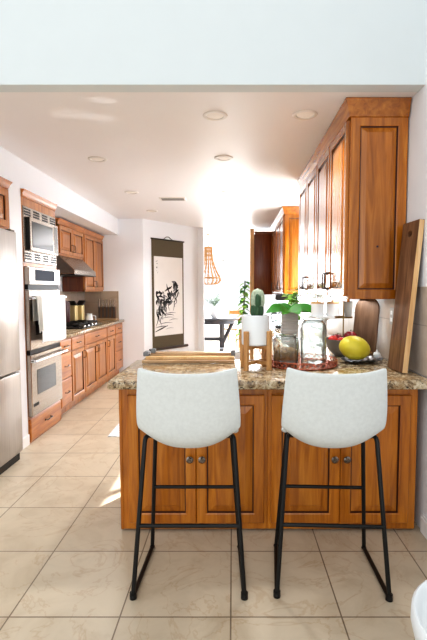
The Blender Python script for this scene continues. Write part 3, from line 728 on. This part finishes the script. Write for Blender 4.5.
# white moulded chair at the lower right corner
t = thing('moulded_chair', 'white moulded plastic chair partly seen at the lower right corner', 'chair', (.83,1.25,0))
def cf(u, v):
    a = (u-.5)*2; r = .27
    ang = v
    x = .83 + r*a*(1-.12*v*v)
    # seat bowl turning up into the sides
    y = 1.02 + .46*v
    return (x, y, .445 + .045*abs(a)**3 - .02*(1-a*a) - .03*(1-v)**2*0)
def shell(bm):
    n, k = 32, 12
    for i in range(n): pass
    lathe(bm, (.822,1.25,.262), [(.06,0),(.15,.006),(.215,.035),(.258,.09),(.272,.15),(.270,.185),(.262,.192),(.252,.184),(.248,.15),(.22,.12),(.12,.105),(0,.10)], 40, 1.0, .95)
bm = BM(); shell(bm); s_ = obj('seat', bm, 'ceramic', t, smooth=70)
bm = BM()
def bk(u, v):
    a = R(-78+156*u); r = .262+.03*v
    return (.835+r*math.cos(a), 1.25+r*.95*math.sin(a), .47+.32*v*(math.cos(a*.9))**.6)
sheet(bm, bk, 24, 8, .012); obj('backrest', bm, 'ceramic', t, smooth=70)
for sx, sy in ((-1,-1),(1,-1),(1,1),(-1,1)):
    bm = BM(); cyl(bm, (.835+sx*.08,1.25+sy*.08,.31), (.835+sx*.17,1.25+sy*.18,0), .014, .011, n=10); obj('leg', bm, 'bamboo', t)

# ------------------------------------------------------------------ things on the peninsula
# planter stand + planter + cactus
pc = V((.146,2.83,CT))
t = thing('plant_stand', 'pale wooden four-legged stand on the granite under the white planter', 'plant stand', tuple(pc))
for k in range(4):
    a = R(45+90*k+8); d = V((math.cos(a),math.sin(a),0)); w = V((-d.y,d.x,0))
    bm = BM(); obox(bm, pc+d*.104+Z*.1255, d, w, Z, .0125, .015, .125, .003); obj('leg', bm, 'bamboo', t)
for z in (.045, .145):
    bm = BM()
    for k in range(2):
        a = R(45+90*k+8); d = V((math.cos(a),math.sin(a),0)); w = V((-d.y,d.x,0))
        obox(bm, pc+Z*z, d, w, Z, .093, .011, .011, .002)
    obj('cross_brace', bm, 'bamboo', t)
bm = BM(); lathe(bm, pc, [(.085,.16),(.09,.158)], 4)
bm.free()
t = thing('planter', 'white ceramic cylinder planter in the wooden stand', 'planter', tuple(pc+Z*.157))
bm = BM(); lathe(bm, pc+Z*.157, [(0,0),(.082,0),(.09,.008),(.0905,.03),(.0905,.19),(.088,.193),(.084,.19),(.083,.165),(0,.165)], 40); obj('pot', bm, 'ceramic', t)
bm = BM(); lathe(bm, pc+Z*.157, [(0,.172),(.06,.171),(.0825,.168)], 24); obj('soil', bm, 'soil', t)
t = thing('cactus', 'dark green cactus with a pale fuzzy upper lobe in the white planter', 'cactus', tuple(pc+Z*.325))
def cact(bm, c, r, h, nr):
    L = []
    for i in range(15):
        v = i/14; rad = r*(max(0,1-abs(2*v-1)**3))**.5*(1-.1*v) if i not in (0,) else r*.6
        L.append((rad, h*v))
    lathe(bm, c, L, nr*2)
    for v in bm.verts:
        d = V((v.co.x-c[0], v.co.y-c[1], 0))
        if d.length > 1e-4:
            k = 1+.10*math.cos(nr*math.atan2(d.y,d.x)); v.co.x, v.co.y = c[0]+d.x*k, c[1]+d.y*k
bm = BM(); cact(bm, tuple(pc+V((.008,0,.330))), .042, .105, 9); obj('lower_body', bm, 'cactus', t)
bm = BM(); cact(bm, tuple(pc+V((.012,0,.385))), .044, .135, 9); ul = obj('upper_lobe', bm, 'cactusp', t, 'pale fuzzy upper lobe')
bm = BM(); cact(bm, tuple(pc+V((.012,-.026,.40))), .025, .09, 9); obj('green_face', bm, 'cactus', ul)

# wooden tray at the back edge
t = thing('wooden_tray', 'long layered wooden board lying at the back edge of the peninsula', 'tray', (-.3,3.1,CT))
bm = BM(); box(bm, -.635, .015, 3.035, 3.17, CT+.0005, CT+.022, .004); obj('bottom_board', bm, 'traywood', t)
bm = BM(); box(bm, -.615, .01, 3.06, 3.17, CT+.0215, CT+.045, .004); obj('middle_board', bm, 'paleedge', t)
bm = BM(); box(bm, -.585, .005, 3.10, 3.17, CT+.0445, CT+.068, .004); obj('top_board', bm, 'traywood', t)
bm = BM(); box(bm, -.632, -.595, 3.07, 3.15, CT+.044, CT+.075, .004); box(bm, -.580, -.548, 3.08, 3.12, CT+.066, CT+.095, .004); obj('clasp', bm, 'greyb', t, 'grey metal clasp')
bm = BM(); box(bm, -.015, .016, 3.09, 3.14, CT+.04, CT+.085, .003); obj('clasp', bm, 'greyb', t, 'grey metal clasp')

# copper tray with pierced gallery
tc_ = V((.468,2.985,CT))
t = thing('copper_tray', 'round copper tray with pierced rim holding the glass jars', 'tray', tuple(tc_))
bm = BM(); lathe(bm, tc_, [(0,.001),(.235,.001),(.24,.004),(.236,.007),(0,.007)], 56); obj('base', bm, 'copper', t)
bm = BM()
for z in (.008,.044): tube(bm, [tc_+V((.238*math.cos(a),.238*math.sin(a),z)) for a in [2*math.pi*i/72 for i in range(72)]], .0028, 6, True)
n = 40
for i in range(n):
    for s in (1,-1):
        a0, a1 = 2*math.pi*i/n, 2*math.pi*(i+s)/n
        tube(bm, [tc_+V((.238*math.cos(a0+(a1-a0)*u),.238*math.sin(a0+(a1-a0)*u),.008+.036*u)) for u in (0,.5,1)], .0026, 5)
obj('pierced_rim', bm, 'copper', t)
def sq_jar(c, w, d, h, label, fill=None):
    t = thing('glass_jar', label, 'jar', tuple(c), 'glass jars on the copper tray')
    def ring(f, z, n=32, p=4):
        out = []
        for i in range(n):
            a = 2*math.pi*i/n; ca, sa = math.cos(a), math.sin(a)
            k = (abs(ca)**p+abs(sa)**p)**(-1/p); out.append(c+V((w*f*k*ca, d*f*k*sa, z)))
        return out
    bm = BM(); prev = None
    for f, z in ((.05,.0),(.96,0),(1,.008),(1,h*.85),(.96,h*.89),(.82,h*.91),(.80,h*.94),(.77,h*.94),(.78,h*.91),(.92,h*.88),(.96,h*.84),(.96,.014),(.05,.012)):
        L = [bm.verts.new(p) for p in ring(f, z)]
        if prev:
            for i in range(32): bm.faces.new((prev[i], prev[(i+1)%32], L[(i+1)%32], L[i]))
        prev = L
    obj('body', bm, 'glass', t, smooth=60)
    bm = BM(); prev = None
    for f, z in ((.05,h*.945),(.86,h*.945),(.88,h*.96),(.84,h*.99),(.30,h),(.05,h)):
        L = [bm.verts.new(p) for p in ring(f, z)]
        if prev:
            for i in range(32): bm.faces.new((prev[i], prev[(i+1)%32], L[(i+1)%32], L[i]))
        prev = L
    obj('lid', bm, 'glass', t, smooth=60)
    bm = BM(); tube(bm, [c+V((w*.83*math.cos(a), d*.83*math.sin(a), h*.915)) for a in [2*math.pi*i/32 for i in range(32)]], .003, 6, True)
    tube(bm, rounded([c+V((-.02,-d*.83,h*.92)), c+V((-.02,-d*1.03,h*.80)), c+V((.02,-d*1.03,h*.80)), c+V((.02,-d*.83,h*.92))], .01), .0025, 6)
    obj('wire_clasp', bm, 'chrome', t)
    if fill:
        bm = BM(); prev = None
        z0, z1 = fill
        for f, z in ((.05,z0),(.92,z0),(.94,z0+.01),(.93,z1-.012),(.8,z1),(.05,z1)):
            L = [bm.verts.new(p) for p in ring(f, z)]
            if prev:
                for i in range(32): bm.faces.new((prev[i], prev[(i+1)%32], L[(i+1)%32], L[i]))
            prev = L
        for v in bm.verts:
            if v.co.z > c.z+z1-.02: v.co.z += random.uniform(-.012,.012)
        obj('contents', bm, 'tea', t)
    return t
sq_jar(tc_+V((.076,.0,.0075)), .083, .083, .315, 'tall clear glass clip-top jar on the copper tray, empty')
sq_jar(tc_+V((-.108,.02,.0075)), .085, .085, .20, 'short clear glass jar on the copper tray with brown contents', (.03,.10))

# tiered stand: lower bowl, pole, upper plate; fruit in the bowl, cup on the plate
bc = V((.85,3.38,CT))
t = thing('tiered_stand', 'two-tier stand with grey lower bowl, brass pole and small upper plate', 'stand', tuple(bc))
bm = BM(); lathe(bm, bc, [(0,0),(.06,0),(.065,.006),(.115,.06),(.138,.135),(.135,.136),(.110,.062),(.058,.012),(0,.01)], 36); obj('bowl', bm, 'greyb', t, 'grey metal bowl')
bm = BM(); cyl(bm, bc+Z*.008, bc+Z*.46, .0055, n=10); tube(bm, rounded([bc+Z*.455, bc+V((0,0,.485)), bc+V((-.045,0,.485)), bc+V((-.045,0,.455))], .012), .0055, 8); obj('pole', bm, 'brass', t, 'brass pole with hooked top')
bm = BM(); lathe(bm, bc+Z*.296, [(.005,0),(.066,0),(.068,.012),(.064,.012),(.062,.005),(.005,.005)], 32); obj('plate', bm, 'brass', t, 'brass plate')
fr = [(-.085,-.028,.125,.040,'tomred','bright red round fruit at the jar side of the grey bowl'),(-.035,-.088,.122,.036,'tomred','bright red round fruit at the front rim of the grey bowl'),(.042,-.050,.150,.052,'pomred','largest dark red pomegranate in front of the brass pole'),(-.03,.06,.125,.042,'pomred','dark red fruit behind the brass pole in the grey bowl'),(.068,.045,.125,.040,'pomred','dark red fruit on the wall side of the grey bowl')]
for dx, dy, dz, r, mt, lab in fr:
    c = bc+V((dx,dy,dz)); t = thing('pomegranate' if mt == 'pomred' else 'red_apple', lab, 'fruit', tuple(c), 'red fruit in the grey bowl')
    bm = BM(); lathe(bm, c, [(0,-r*.9),(r*.5,-r*.88),(r*.85,-r*.5),(r,0),(r*.88,r*.5),(r*.5,r*.86),(r*.2,r*.92),(0,r*.86)], 20); obj('flesh', bm, mt, t, smooth=70)
    bm = BM(); tube(bm, [c+V((0,0,r*.84)), c+V((.002,0,r*1.02)), c+V((.006,0,r*1.15))], [.003,.0025,.004], 6); obj('stem', bm, 'soil', t)
cc = bc+V((.035,0,.3015))
t = thing('cup', 'grey tapered cup on the upper brass plate', 'cup', tuple(cc))
bm = BM(); lathe(bm, cc, [(0,0),(.022,0),(.025,.004),(.036,.12),(.034,.12),(.023,.008),(0,.007)], 24); obj('body', bm, 'greyp', t)
# leaf dish + melon
lc = V((.905,3.075,CT))
def dish(u, v):
    a = 2*u-1; b = 2*v-1
    w = .105*math.sqrt(max(.02,1-abs(a)**2.5))
    return (lc.x+.155*a, lc.y+w*b+.02*a, lc.z+.008+.028*(b*b*(1-a*a)+abs(a)**4)+.004*math.sin(a*22)*abs(b))
bm = BM(); sheet(bm, dish, 28, 14, .004)
for v in bm.verts: v.co.z = max(v.co.z, CT+.001)
ld = tag(obj('leaf_dish', bm, 'silver', smooth=80), 'silver leaf-shaped dish under the yellow melon', 'dish')
bm = BM(); rx = .086
ell(bm, (lc.x-.05,lc.y-.0,lc.z+.103), (.108,.085,.083), Euler((0,R(16),R(-10))), 28)
for v in bm.verts:
    d = v.co-V((lc.x-.05,lc.y,lc.z+.103)); a = math.atan2(d.z,d.y); v.co += d*.018*math.cos(8*a)
t = thing('melon', 'ripe yellow melon lying on the silver dish', 'fruit', (lc.x-.05,lc.y,lc.z+.02))
obj('flesh', bm, 'melon', t, smooth=80)
bm = BM(); tube(bm, [(lc.x+.05,lc.y-.02,lc.z+.075),(lc.x+.064,lc.y-.024,lc.z+.070)], [.007,.005], 8); obj('stem', bm, 'tea', t)
g = V((lc.x+.12,lc.y+.035,CT+.052))
bm = BM(); lathe(bm, g, [(0,-.024),(.018,-.022),(.027,-.005),(.022,.012),(.008,.02),(.005,.034),(0,.036)], 14)
tag(obj('garlic_bulb', bm, 'ceramic', loc=tuple(g), smooth=70), 'small whitish garlic bulb on the silver dish beside the melon', 'garlic')

# white canisters on a tray shelf (under the wall cabinets)
ts = V((.85,4.05,CT))
t = thing('cake_stand', 'white pedestal stand under the wall cabinets behind the tall jar', 'stand', tuple(ts))
bm = BM(); lathe(bm, ts, [(0,0),(.08,0),(.08,.008),(.02,.03),(.016,.22),(.03,.255),(0,.255)], 24); obj('pedestal', bm, 'ceramic', t)
bm = BM(); lathe(bm, ts, [(0,.2555),(.155,.2555),(.16,.268),(.155,.27),(0,.266)], 36); obj('plate', bm, 'ceramic', t)
cn = None
for k, (dx, dy, lab) in enumerate(((-.075,-.02,'white ceramic canister on the pedestal stand, the one nearer the planter'),(.06,-.03,'white ceramic canister on the pedestal stand, the one nearer the wall'))):
    loc = ts+V((dx,dy,.2705))
    if cn is None:
        cn = thing('canister', lab, 'canister', tuple(loc), 'white canisters on the stand')
        bm = BM(); lathe(bm, loc, [(0,0),(.056,0),(.058,.004),(.058,.115),(0,.115)], 28); obj('body', bm, 'ceramic', cn)
        bm = BM(); lathe(bm, loc, [(0,.1155),(.06,.1155),(.06,.13),(.01,.134),(.01,.15),(0,.152)], 28); obj('lid', bm, 'paleedge', cn)
    else: dup(cn, tuple(loc), lab)

# boards
def ov_board():
    bm = BM(); c = V((1.012,3.42,CT+.002)); U = V((.515,-.857,0)).normalized(); T = V((.10*.57/1,-.10*.82,1)).normalized()
    T = (Z + V((U.y,-U.x,0))*-.10).normalized(); N = U.cross(T)
    hw, hh = .118, .46; pts = []
    for i in range(25):
        a = math.pi*i/24; pts.append((hw*math.cos(a), hh-hw*.85+hw*.85*math.sin(a)))
    pts += [(-hw,.03),(-hw+.03,0),(hw-.03,0),(hw,.03)]
    prism(bm, pts, lambda p: c+U*p[0]+T*p[1], lambda p: c+U*p[0]+T*p[1]-N*.018, .003)
    return bm
OB = tag(obj('serving_board', ov_board(), 'brownb'), 'brown round-topped serving board leaning behind the yellow melon', 'board')
# tall cutting board leaning on the right wall: corners of its inner face
nb, fb = V((1.028,2.645,CT+.001)), V((1.014,2.86,CT+.001))
TT = V((.085,-.055,.925))
U = (fb-nb); Wd = U.length; U.normalize(); T = (TT-U*TT.dot(U)).normalized(); N = U.cross(T).normalized()
if N.x < 0: N = -N
t = thing('cutting_board', 'tall walnut cutting board with hand hole leaning against the right wall', 'cutting board', tuple((nb+fb)/2))
H_ = .93
bm = BM(); n = 28; O_ = (nb+fb)/2+Z*.004
hole = [(.0+.030*math.cos(a), H_-.075+.020*math.sin(a)) for a in [2*math.pi*i/n+R(0) for i in range(n)]]
def sqp(a, b, rect):
    x0, x1, y0, y1 = rect
    return
hc = (0, H_-.075)
# outer outline sampled at the same angles as the hole
def outer(a):
    dx, dy = math.cos(a), math.sin(a); best = 1e9
    for (lim, d, o) in ((Wd/2,dx,hc[0]),(-Wd/2,dx,hc[0]),(H_,dy,hc[1]),(0,dy,hc[1])):
        if abs(d) > 1e-9:
            k = (lim-o)/d
            if k > 0: best = min(best, k)
    return (hc[0]+dx*best, hc[1]+dy*best)
angs = sorted(set([2*math.pi*i/n for i in range(n)] + [math.atan2(y-hc[1],x-hc[0]) % (2*math.pi) for x in (-Wd/2,Wd/2) for y in (0,H_)]))
P3 = lambda p, dpt: O_+U*p[0]+T*p[1]+N*dpt
th = .032; rings = []
for dpt in (0, th):
    rings.append(([bm.verts.new(P3(outer(a), dpt)) for a in angs], [bm.verts.new(P3((hc[0]+.03*math.cos(a), hc[1]+.02*math.sin(a)), dpt)) for a in angs]))
m_ = len(angs)
for i in range(m_):
    j = (i+1) % m_
    (o0, h0), (o1, h1) = rings
    bm.faces.new((o0[i],o0[j],h0[j],h0[i])); bm.faces.new((o1[j],o1[i],h1[i],h1[j]))
    bm.faces.new((o0[j],o0[i],o1[i],o1[j])); bm.faces.new((h0[i],h0[j],h1[j],h1[i]))
obj('board', bm, 'walnut', t)
bm = BM(); prism(bm, [(0,.002),(th-.001,.002),(th-.001,H_-.002),(.001,H_-.002)], lambda p: O_+U*(-Wd/2-.003)+T*p[1]+N*p[0], lambda p: O_+U*(-Wd/2)+T*p[1]+N*p[0]); obj('edge_strip', bm, 'paleedge', t, 'pale sapwood edge')

# outlet
t = thing('wall_outlet', 'grey outlet plate on the right tile backsplash by the cutting board', 'outlet', (WR-.009,3.12,1.26))
bx('plate', 'greyp', t, WR-.014, WR-.0085, 3.085, 3.16, 1.205, 1.325, bev=.002)
bm = BM()
for z in (1.24,1.29): box(bm, WR-.0155, WR-.0138, 3.105, 3.14, z-.014, z+.014, .0006)
obj('sockets', bm, 'ceramic', t)

# ------------------------------------------------------------------ plants on the right counter
def leaf(bm, base, d, L, w, up=.3, droop=.5, n=8, roll=0):
    d = V(d).normalized(); side = d.cross(Z); side = side.normalized() if side.length > .01 else X
    if roll: side = Matrix.Rotation(roll, 3, d) @ side
    prev = None
    for i in range(n+1):
        u = i/n; p = V(base)+d*L*u+Z*(up*L*u-droop*L*u*u); ww = w*math.sin(math.pi*min(1,u*.94+.06))**.8
        cur = [bm.verts.new(p-side*ww/2+Z*ww*.15), bm.verts.new(p), bm.verts.new(p+side*ww/2+Z*ww*.15)]
        if prev:
            for k in range(2): bm.faces.new((prev[k], prev[k+1], cur[k+1], cur[k]))
        prev = cur
pl = V((.49+.05,4.2,CT))
t = thing('potted_plant', 'broad-leaved green plant in a ribbed grey planter behind the jars', 'plant', tuple(pl))
bm = BM(); box(bm, pl.x-.075, pl.x+.075, pl.y-.06, pl.y+.06, CT+.0005, CT+.315, .012, 2)
for k in range(9): box(bm, pl.x-.078, pl.x+.078, pl.y-.063, pl.y+.063, CT+.02+k*.032, CT+.035+k*.032, .003)
obj('planter', bm, 'greyp', t)
rl = random.Random(3)
for k in range(11):
    a = R((172,190,2,12,205,-20,155,35,245,285,90)[k])+rl.uniform(-.2,.2)
    bm = BM(); leaf(bm, pl+V((rl.uniform(-.04,.04),rl.uniform(-.03,.03),.305+rl.uniform(0,.02))), (math.cos(a),math.sin(a)*.6,0), rl.uniform(.17,.25), .12, .30, .42, 8, R(38) if math.cos(a) > 0 else R(-38)); obj('leaf', bm, 'green', t, recalc=False)
hp = V((.62,4.60,CT))
t = thing('potted_herb', 'leafy light green herb in a white pot beside the wall cabinets', 'plant', tuple(hp))
bm = BM(); lathe(bm, hp, [(0,0),(.055,0),(.075,.15),(.07,.15),(.065,.13),(0,.13)], 24); obj('pot', bm, 'ceramic', t)
bm = BM(); bl = BM()
for k in range(16):
    a, r = rl.uniform(0,6.28), rl.uniform(.02,.15); h = rl.uniform(.26,.52)
    p0 = hp+V((0,0,.13)); p1 = hp+V((r*math.cos(a),r*math.sin(a)*.8,h)); tube(bm, [p0, (p0+p1)/2+Z*.03, p1], .002, 5)
    for q in range(9):
        u = .35+.65*q/8; b = p0.lerp(p1, u); aa = rl.uniform(0,6.28)
        leaf(bl, b, (math.cos(aa),math.sin(aa),rl.uniform(-.1,.4)), rl.uniform(.05,.08), .045, .2, .4, 4, rl.uniform(-.9,.9))
obj('stems', bm, 'greenl', t); obj('leaves', bl, 'greenl', t, recalc=False)
# black coffee maker by the window
km = V((.66,5.9,CT))
t = thing('coffee_maker', 'black coffee maker on the right counter behind the green plant', 'coffee maker', tuple(km))
bx('base', 'plastic', t, km.x-.10, km.x+.20, km.y-.12, km.y+.12, CT+.0005, CT+.04, bev=.01)
bx('column', 'plastic', t, km.x+.10, km.x+.20, km.y-.12, km.y+.12, CT+.039, CT+.38, bev=.01)
bm = BM(); box(bm, km.x-.10, km.x+.20, km.y-.12, km.y+.12, CT+.375, CT+.46, .03, 3); obj('head', bm, 'plastic', t)
bm = BM(); lathe(bm, (km.x,km.y,CT+.0405), [(0,0),(.07,0),(.085,.06),(.07,.15),(.05,.17),(.055,.19),(.05,.19),(.045,.17),(.065,.15),(.08,.06),(.065,.005),(0,.005)], 24); obj('carafe', bm, 'glass', t)
bm = BM(); tube(bm, rounded([(km.x-.07,km.y,CT+.20),(km.x-.14,km.y,CT+.20),(km.x-.15,km.y,CT+.08),(km.x-.085,km.y,CT+.10)], .03), .011, 8); obj('handle', bm, 'plastic', t)
# tall floor plant by the post
fp = V((.16,8.05,0))
t = thing('floor_plant', 'tall climbing green plant standing by the pale wooden post', 'plant', tuple(fp))
bm = BM(); lathe(bm, fp, [(0,0),(.11,0),(.15,.30),(.14,.30),(.13,.27),(0,.27)], 28); obj('pot', bm, 'ceramic', t)
bm = BM(); cyl(bm, fp+Z*.26, fp+V((.06,0,1.62)), .022, .012, n=8); obj('stem', bm, 'greens', t)
for k in range(40):
    u = k/39; a = k*2.4; b = fp+V((.06*u,0,.55+1.05*u)); bm = BM()
    leaf(bm, b, (math.cos(a),math.sin(a)-.3,-.5), .17-.05*u, .10, .15, .25); obj('leaf', bm, 'greenl' if k % 3 else 'green', t, recalc=False)

# ------------------------------------------------------------------ floor mat
bm = BM(); box(bm, -1.24, -.30, 4.26, 4.86, .0005, .010, .003)
tag(obj('floor_mat', bm, 'rug'), 'white woven mat on the tiles behind the peninsula', 'mat')

# ------------------------------------------------------------------ dining room
tb = V((-.55,10.7,0))
t = thing('dining_table', 'charcoal dining table with trestle legs in the bright far room', 'table', tuple(tb))
bm = BM(); lathe(bm, tb, [(0,.735),(.68,.735),(.70,.75),(.70,.775),(.69,.785),(0,.785)], 48, 1.0, .8); obj('tabletop', bm, 'tabled', t)
for s in (-1,1):
    bm = BM(); box(bm, tb.x+s*.28-.06, tb.x+s*.28+.06, tb.y-.06, tb.y+.06, .06, .65, .006)
    obox(bm, tb+V((s*.28,0,.03)), Y, X, Z, .42, .05, .03, .006); obox(bm, tb+V((s*.28,0,.70)), Y, X, Z, .36, .045, .03, .006)
    for q in (-1,1):
        a, b = tb+V((s*.28,q*.06,.30)), tb+V((s*.28,q*.32,.68)); cyl(bm, a, b, .045, n=8)
    cyl(bm, tb+V((s*.30,0,.16)), tb+V((s*.56,0,.70)), .045, n=8)
    obj('leg', bm, 'tabled', t)
bm = BM(); lathe(bm, tb+Z*.645, [(.0,0),(.60,0),(.60,.09),(0,.09)], 48, 1.0, .8); obj('apron', bm, 'tabled', t)
bm = BM(); box(bm, tb.x-.28, tb.x+.28, tb.y-.035, tb.y+.035, .22, .30, .006); obj('stretcher', bm, 'tabled', t)
vz = V((-.44,10.55,.7855))
t = thing('vase', 'white vase of sage green stems on the dining table', 'vase', tuple(vz))
bm = BM(); lathe(bm, vz, [(0,0),(.06,0),(.10,.05),(.115,.12),(.10,.20),(.065,.26),(.07,.29),(.062,.29),(.055,.26),(.09,.2),(.10,.12),(0,.02)], 28); obj('body', bm, 'ceramic', t)
bl = BM()
for k in range(12):
    a = k*2.4; r = rl.uniform(.08,.26); h = rl.uniform(.42,.60); p0 = vz+Z*.26; p1 = vz+V((r*math.cos(a),r*math.sin(a),h)); tube(bl, [p0,(p0+p1)/2+Z*.04,p1], .004, 5)
    for q in range(7):
        b = p0.lerp(p1, .3+.1*q); aa = rl.uniform(0,6.28); leaf(bl, b, (math.cos(aa),math.sin(aa),.3), .10, .045, .2, .4, 4)
obj('leaves', bl, 'greens', t, recalc=False)
def dchair(c, lab, face):
    t = thing('dining_chair', lab, 'chair', tuple(c), 'chairs at the dining table')
    f = V(face); s = V((-f.y,f.x,0))
    bm = BM(); obox(bm, c+Z*.45, f, s, Z, .22, .22, .018, .006); obj('seat', bm, 'beadw', t)
    for a in (-1,1):
        for b in (-1,1):
            bm = BM(); cyl(bm, c+f*.18*a+s*.18*b+Z*.44, c+f*.21*a+s*.21*b, .018, .014, n=8); obj('leg', bm, 'beadw', t)
        bm = BM(); cyl(bm, c-f*.20+s*.19*a+Z*.45, c-f*.26+s*.19*a+Z*.92, .016, n=8); obj('back_post', bm, 'beadw', t)
    bm = BM(); obox(bm, c-f*.255+Z*.86, s, f, Z, .20, .012, .05, .004); obox(bm, c-f*.235+Z*.68, s, f, Z, .19, .010, .03, .004); obj('backrest', bm, 'beadw', t)
dchair(V((-.02,11.42,0)), 'pale wooden dining chair behind the charcoal table', (-.4,-.92,0))
dchair(V((.36,10.72,0)), 'pale wooden dining chair at the right end of the charcoal table', (-1,-.05,0))
# bead pendant
pd = V((-.545,9.8,1.56))
t = thing('pendant_lamp', 'pale wooden bead chandelier hanging in the far room', 'pendant lamp', (pd.x,pd.y,CEIL))
bm = BM(); cyl(bm, pd+Z*.84, V((pd.x,pd.y,CEIL-.0)), .005, n=6); obj('cord', bm, 'beadw', t)
bm = BM(); lathe(bm, (pd.x,pd.y,CEIL-.03), [(0,.03),(.05,.03),(.05,.005),(.01,0),(0,0)], 16); obj('canopy', bm, 'beadw', t)
def ringb(r, z, name):
    bm = BM(); tube(bm, [pd+V((r*math.cos(a),r*math.sin(a),z)) for a in [2*math.pi*i/36 for i in range(36)]], .012, 6, True); return obj(name, bm, 'beadw', t)
ringb(.075,.83,'top_ring'); ringb(.26,.16,'hoop'); ringb(.16,.02,'bottom_ring')
for k in range(16):
    a = 2*math.pi*k/16; bm = BM()
    prof = [(.08,.83),(.085,.70),(.10,.56),(.135,.42),(.19,.29),(.26,.165),(.27,.10),(.225,.045),(.16,.02)]
    P_ = []
    for i in range(len(prof)-1):
        for q in range(3):
            u = q/3; P_.append((prof[i][0]*(1-u)+prof[i+1][0]*u, prof[i][1]*(1-u)+prof[i+1][1]*u))
    P_.append(prof[-1])
    pts = []; rs = []
    for i, (r, z) in enumerate(P_):
        pts.append(pd+V((r*math.cos(a),r*math.sin(a),z))); rs.append(.015 if i % 2 == 0 else .008)
    tube(bm, pts, rs, 6); obj('bead_strand', bm, 'beadw', t)

# ------------------------------------------------------------------ light
wd = bpy.data.worlds.new('world'); bpy.context.scene.world = wd; wd.use_nodes = True
nt = wd.node_tree; bg = nt.nodes['Background']; bg.inputs['Color'].default_value = (.96,.985,1,1); bg.inputs['Strength'].default_value = .85
def area(name, loc, rot, sx, sy, e, col=(1,1,1)):
    l = bpy.data.lights.new(name, 'AREA'); l.shape = 'RECTANGLE'; l.size, l.size_y = sx, sy; l.energy = e; l.color = col
    o = bpy.data.objects.new(name, l); C.objects.link(o); o.location = loc; o.rotation_euler = rot; return o
area('dining_daylight', (-.3,12.3,1.5), (R(-84),0,0), 3.6, 1.8, 200, (.93,.97,1))
area('dining_side_fill', (3.3,10.8,1.5), (0,R(90),0), 1.8, 2.6, 180, (.93,.97,1))  # added fill to whiten the dining room; this side wall has no window
area('sink_window_daylight', (WR+.2,(WY0+WY1)/2,1.66), (0,R(90),0), 1.0, 1.1, 55, (1,.99,.97))
area('front_fill', (-.6,-2.6,1.5), (R(95),0,0), 4.5, 2.4, 25)  # added fill behind the camera to lift the kitchen; no window modelled there
area('under_cabinet_fill', (.98,3.95,1.365), (0,0,0),   .12, 1.9, 2.5, (1,.98,.95))  # added fill, not a fixture: brightens canisters, board and tile
sn = bpy.data.lights.new('sun','SUN'); sn.energy = 22; sn.angle = R(.6); sn.color = (1,.96,.9)
so = bpy.data.objects.new('sun', sn); C.objects.link(so)
dvec = V((-.90,-1.20,-1)); so.rotation_euler = dvec.to_track_quat('-Z','Y').to_euler()
for px_, py_, e_, a_ in ((-.84,2.93,16,5),(-1.12,3.16,14,7),(-.93,3.22,12,6)):
    l = bpy.data.lights.new('reflected_sun','SPOT'); l.energy = e_; l.spot_size = R(a_); l.spot_blend = .5; l.shadow_soft_size = .01
    o = bpy.data.objects.new('reflected_sun', l); C.objects.link(o); o.location = (.25,3.05,1.75); o.rotation_euler = (V((px_,py_,CEIL))-V(o.location)).to_track_quat('-Z','Y').to_euler()
for x, y, lab in LP[:8]:
    l = bpy.data.lights.new('can_light','SPOT'); l.energy = 36; l.spot_size = R(120); l.spot_blend = .8; l.shadow_soft_size = .06; l.color = (1,1,1)
    o = bpy.data.objects.new('can_light', l); C.objects.link(o); o.location = (x,y,CEIL-.02)

# ------------------------------------------------------------------ camera
cam = bpy.data.cameras.new('camera'); co = bpy.data.objects.new('camera', cam); C.objects.link(co)
co.location = (0,0,1.45); co.rotation_euler = (R(90)-math.atan(30/440),0,0)
cam.sensor_fit = 'VERTICAL'; cam.sensor_height = 24; cam.sensor_width = 24; cam.lens = 24*440/640
cam.shift_x = -19.5/640; cam.clip_start = .05
sc = bpy.context.scene; sc.camera = co
sc.view_settings.view_transform = 'Standard'; sc.view_settings.exposure = 0.34
try: sc.view_settings.look = 'Medium High Contrast'
except Exception: sc.view_settings.look = 'None'
print('LOOK', sc.view_settings.look)
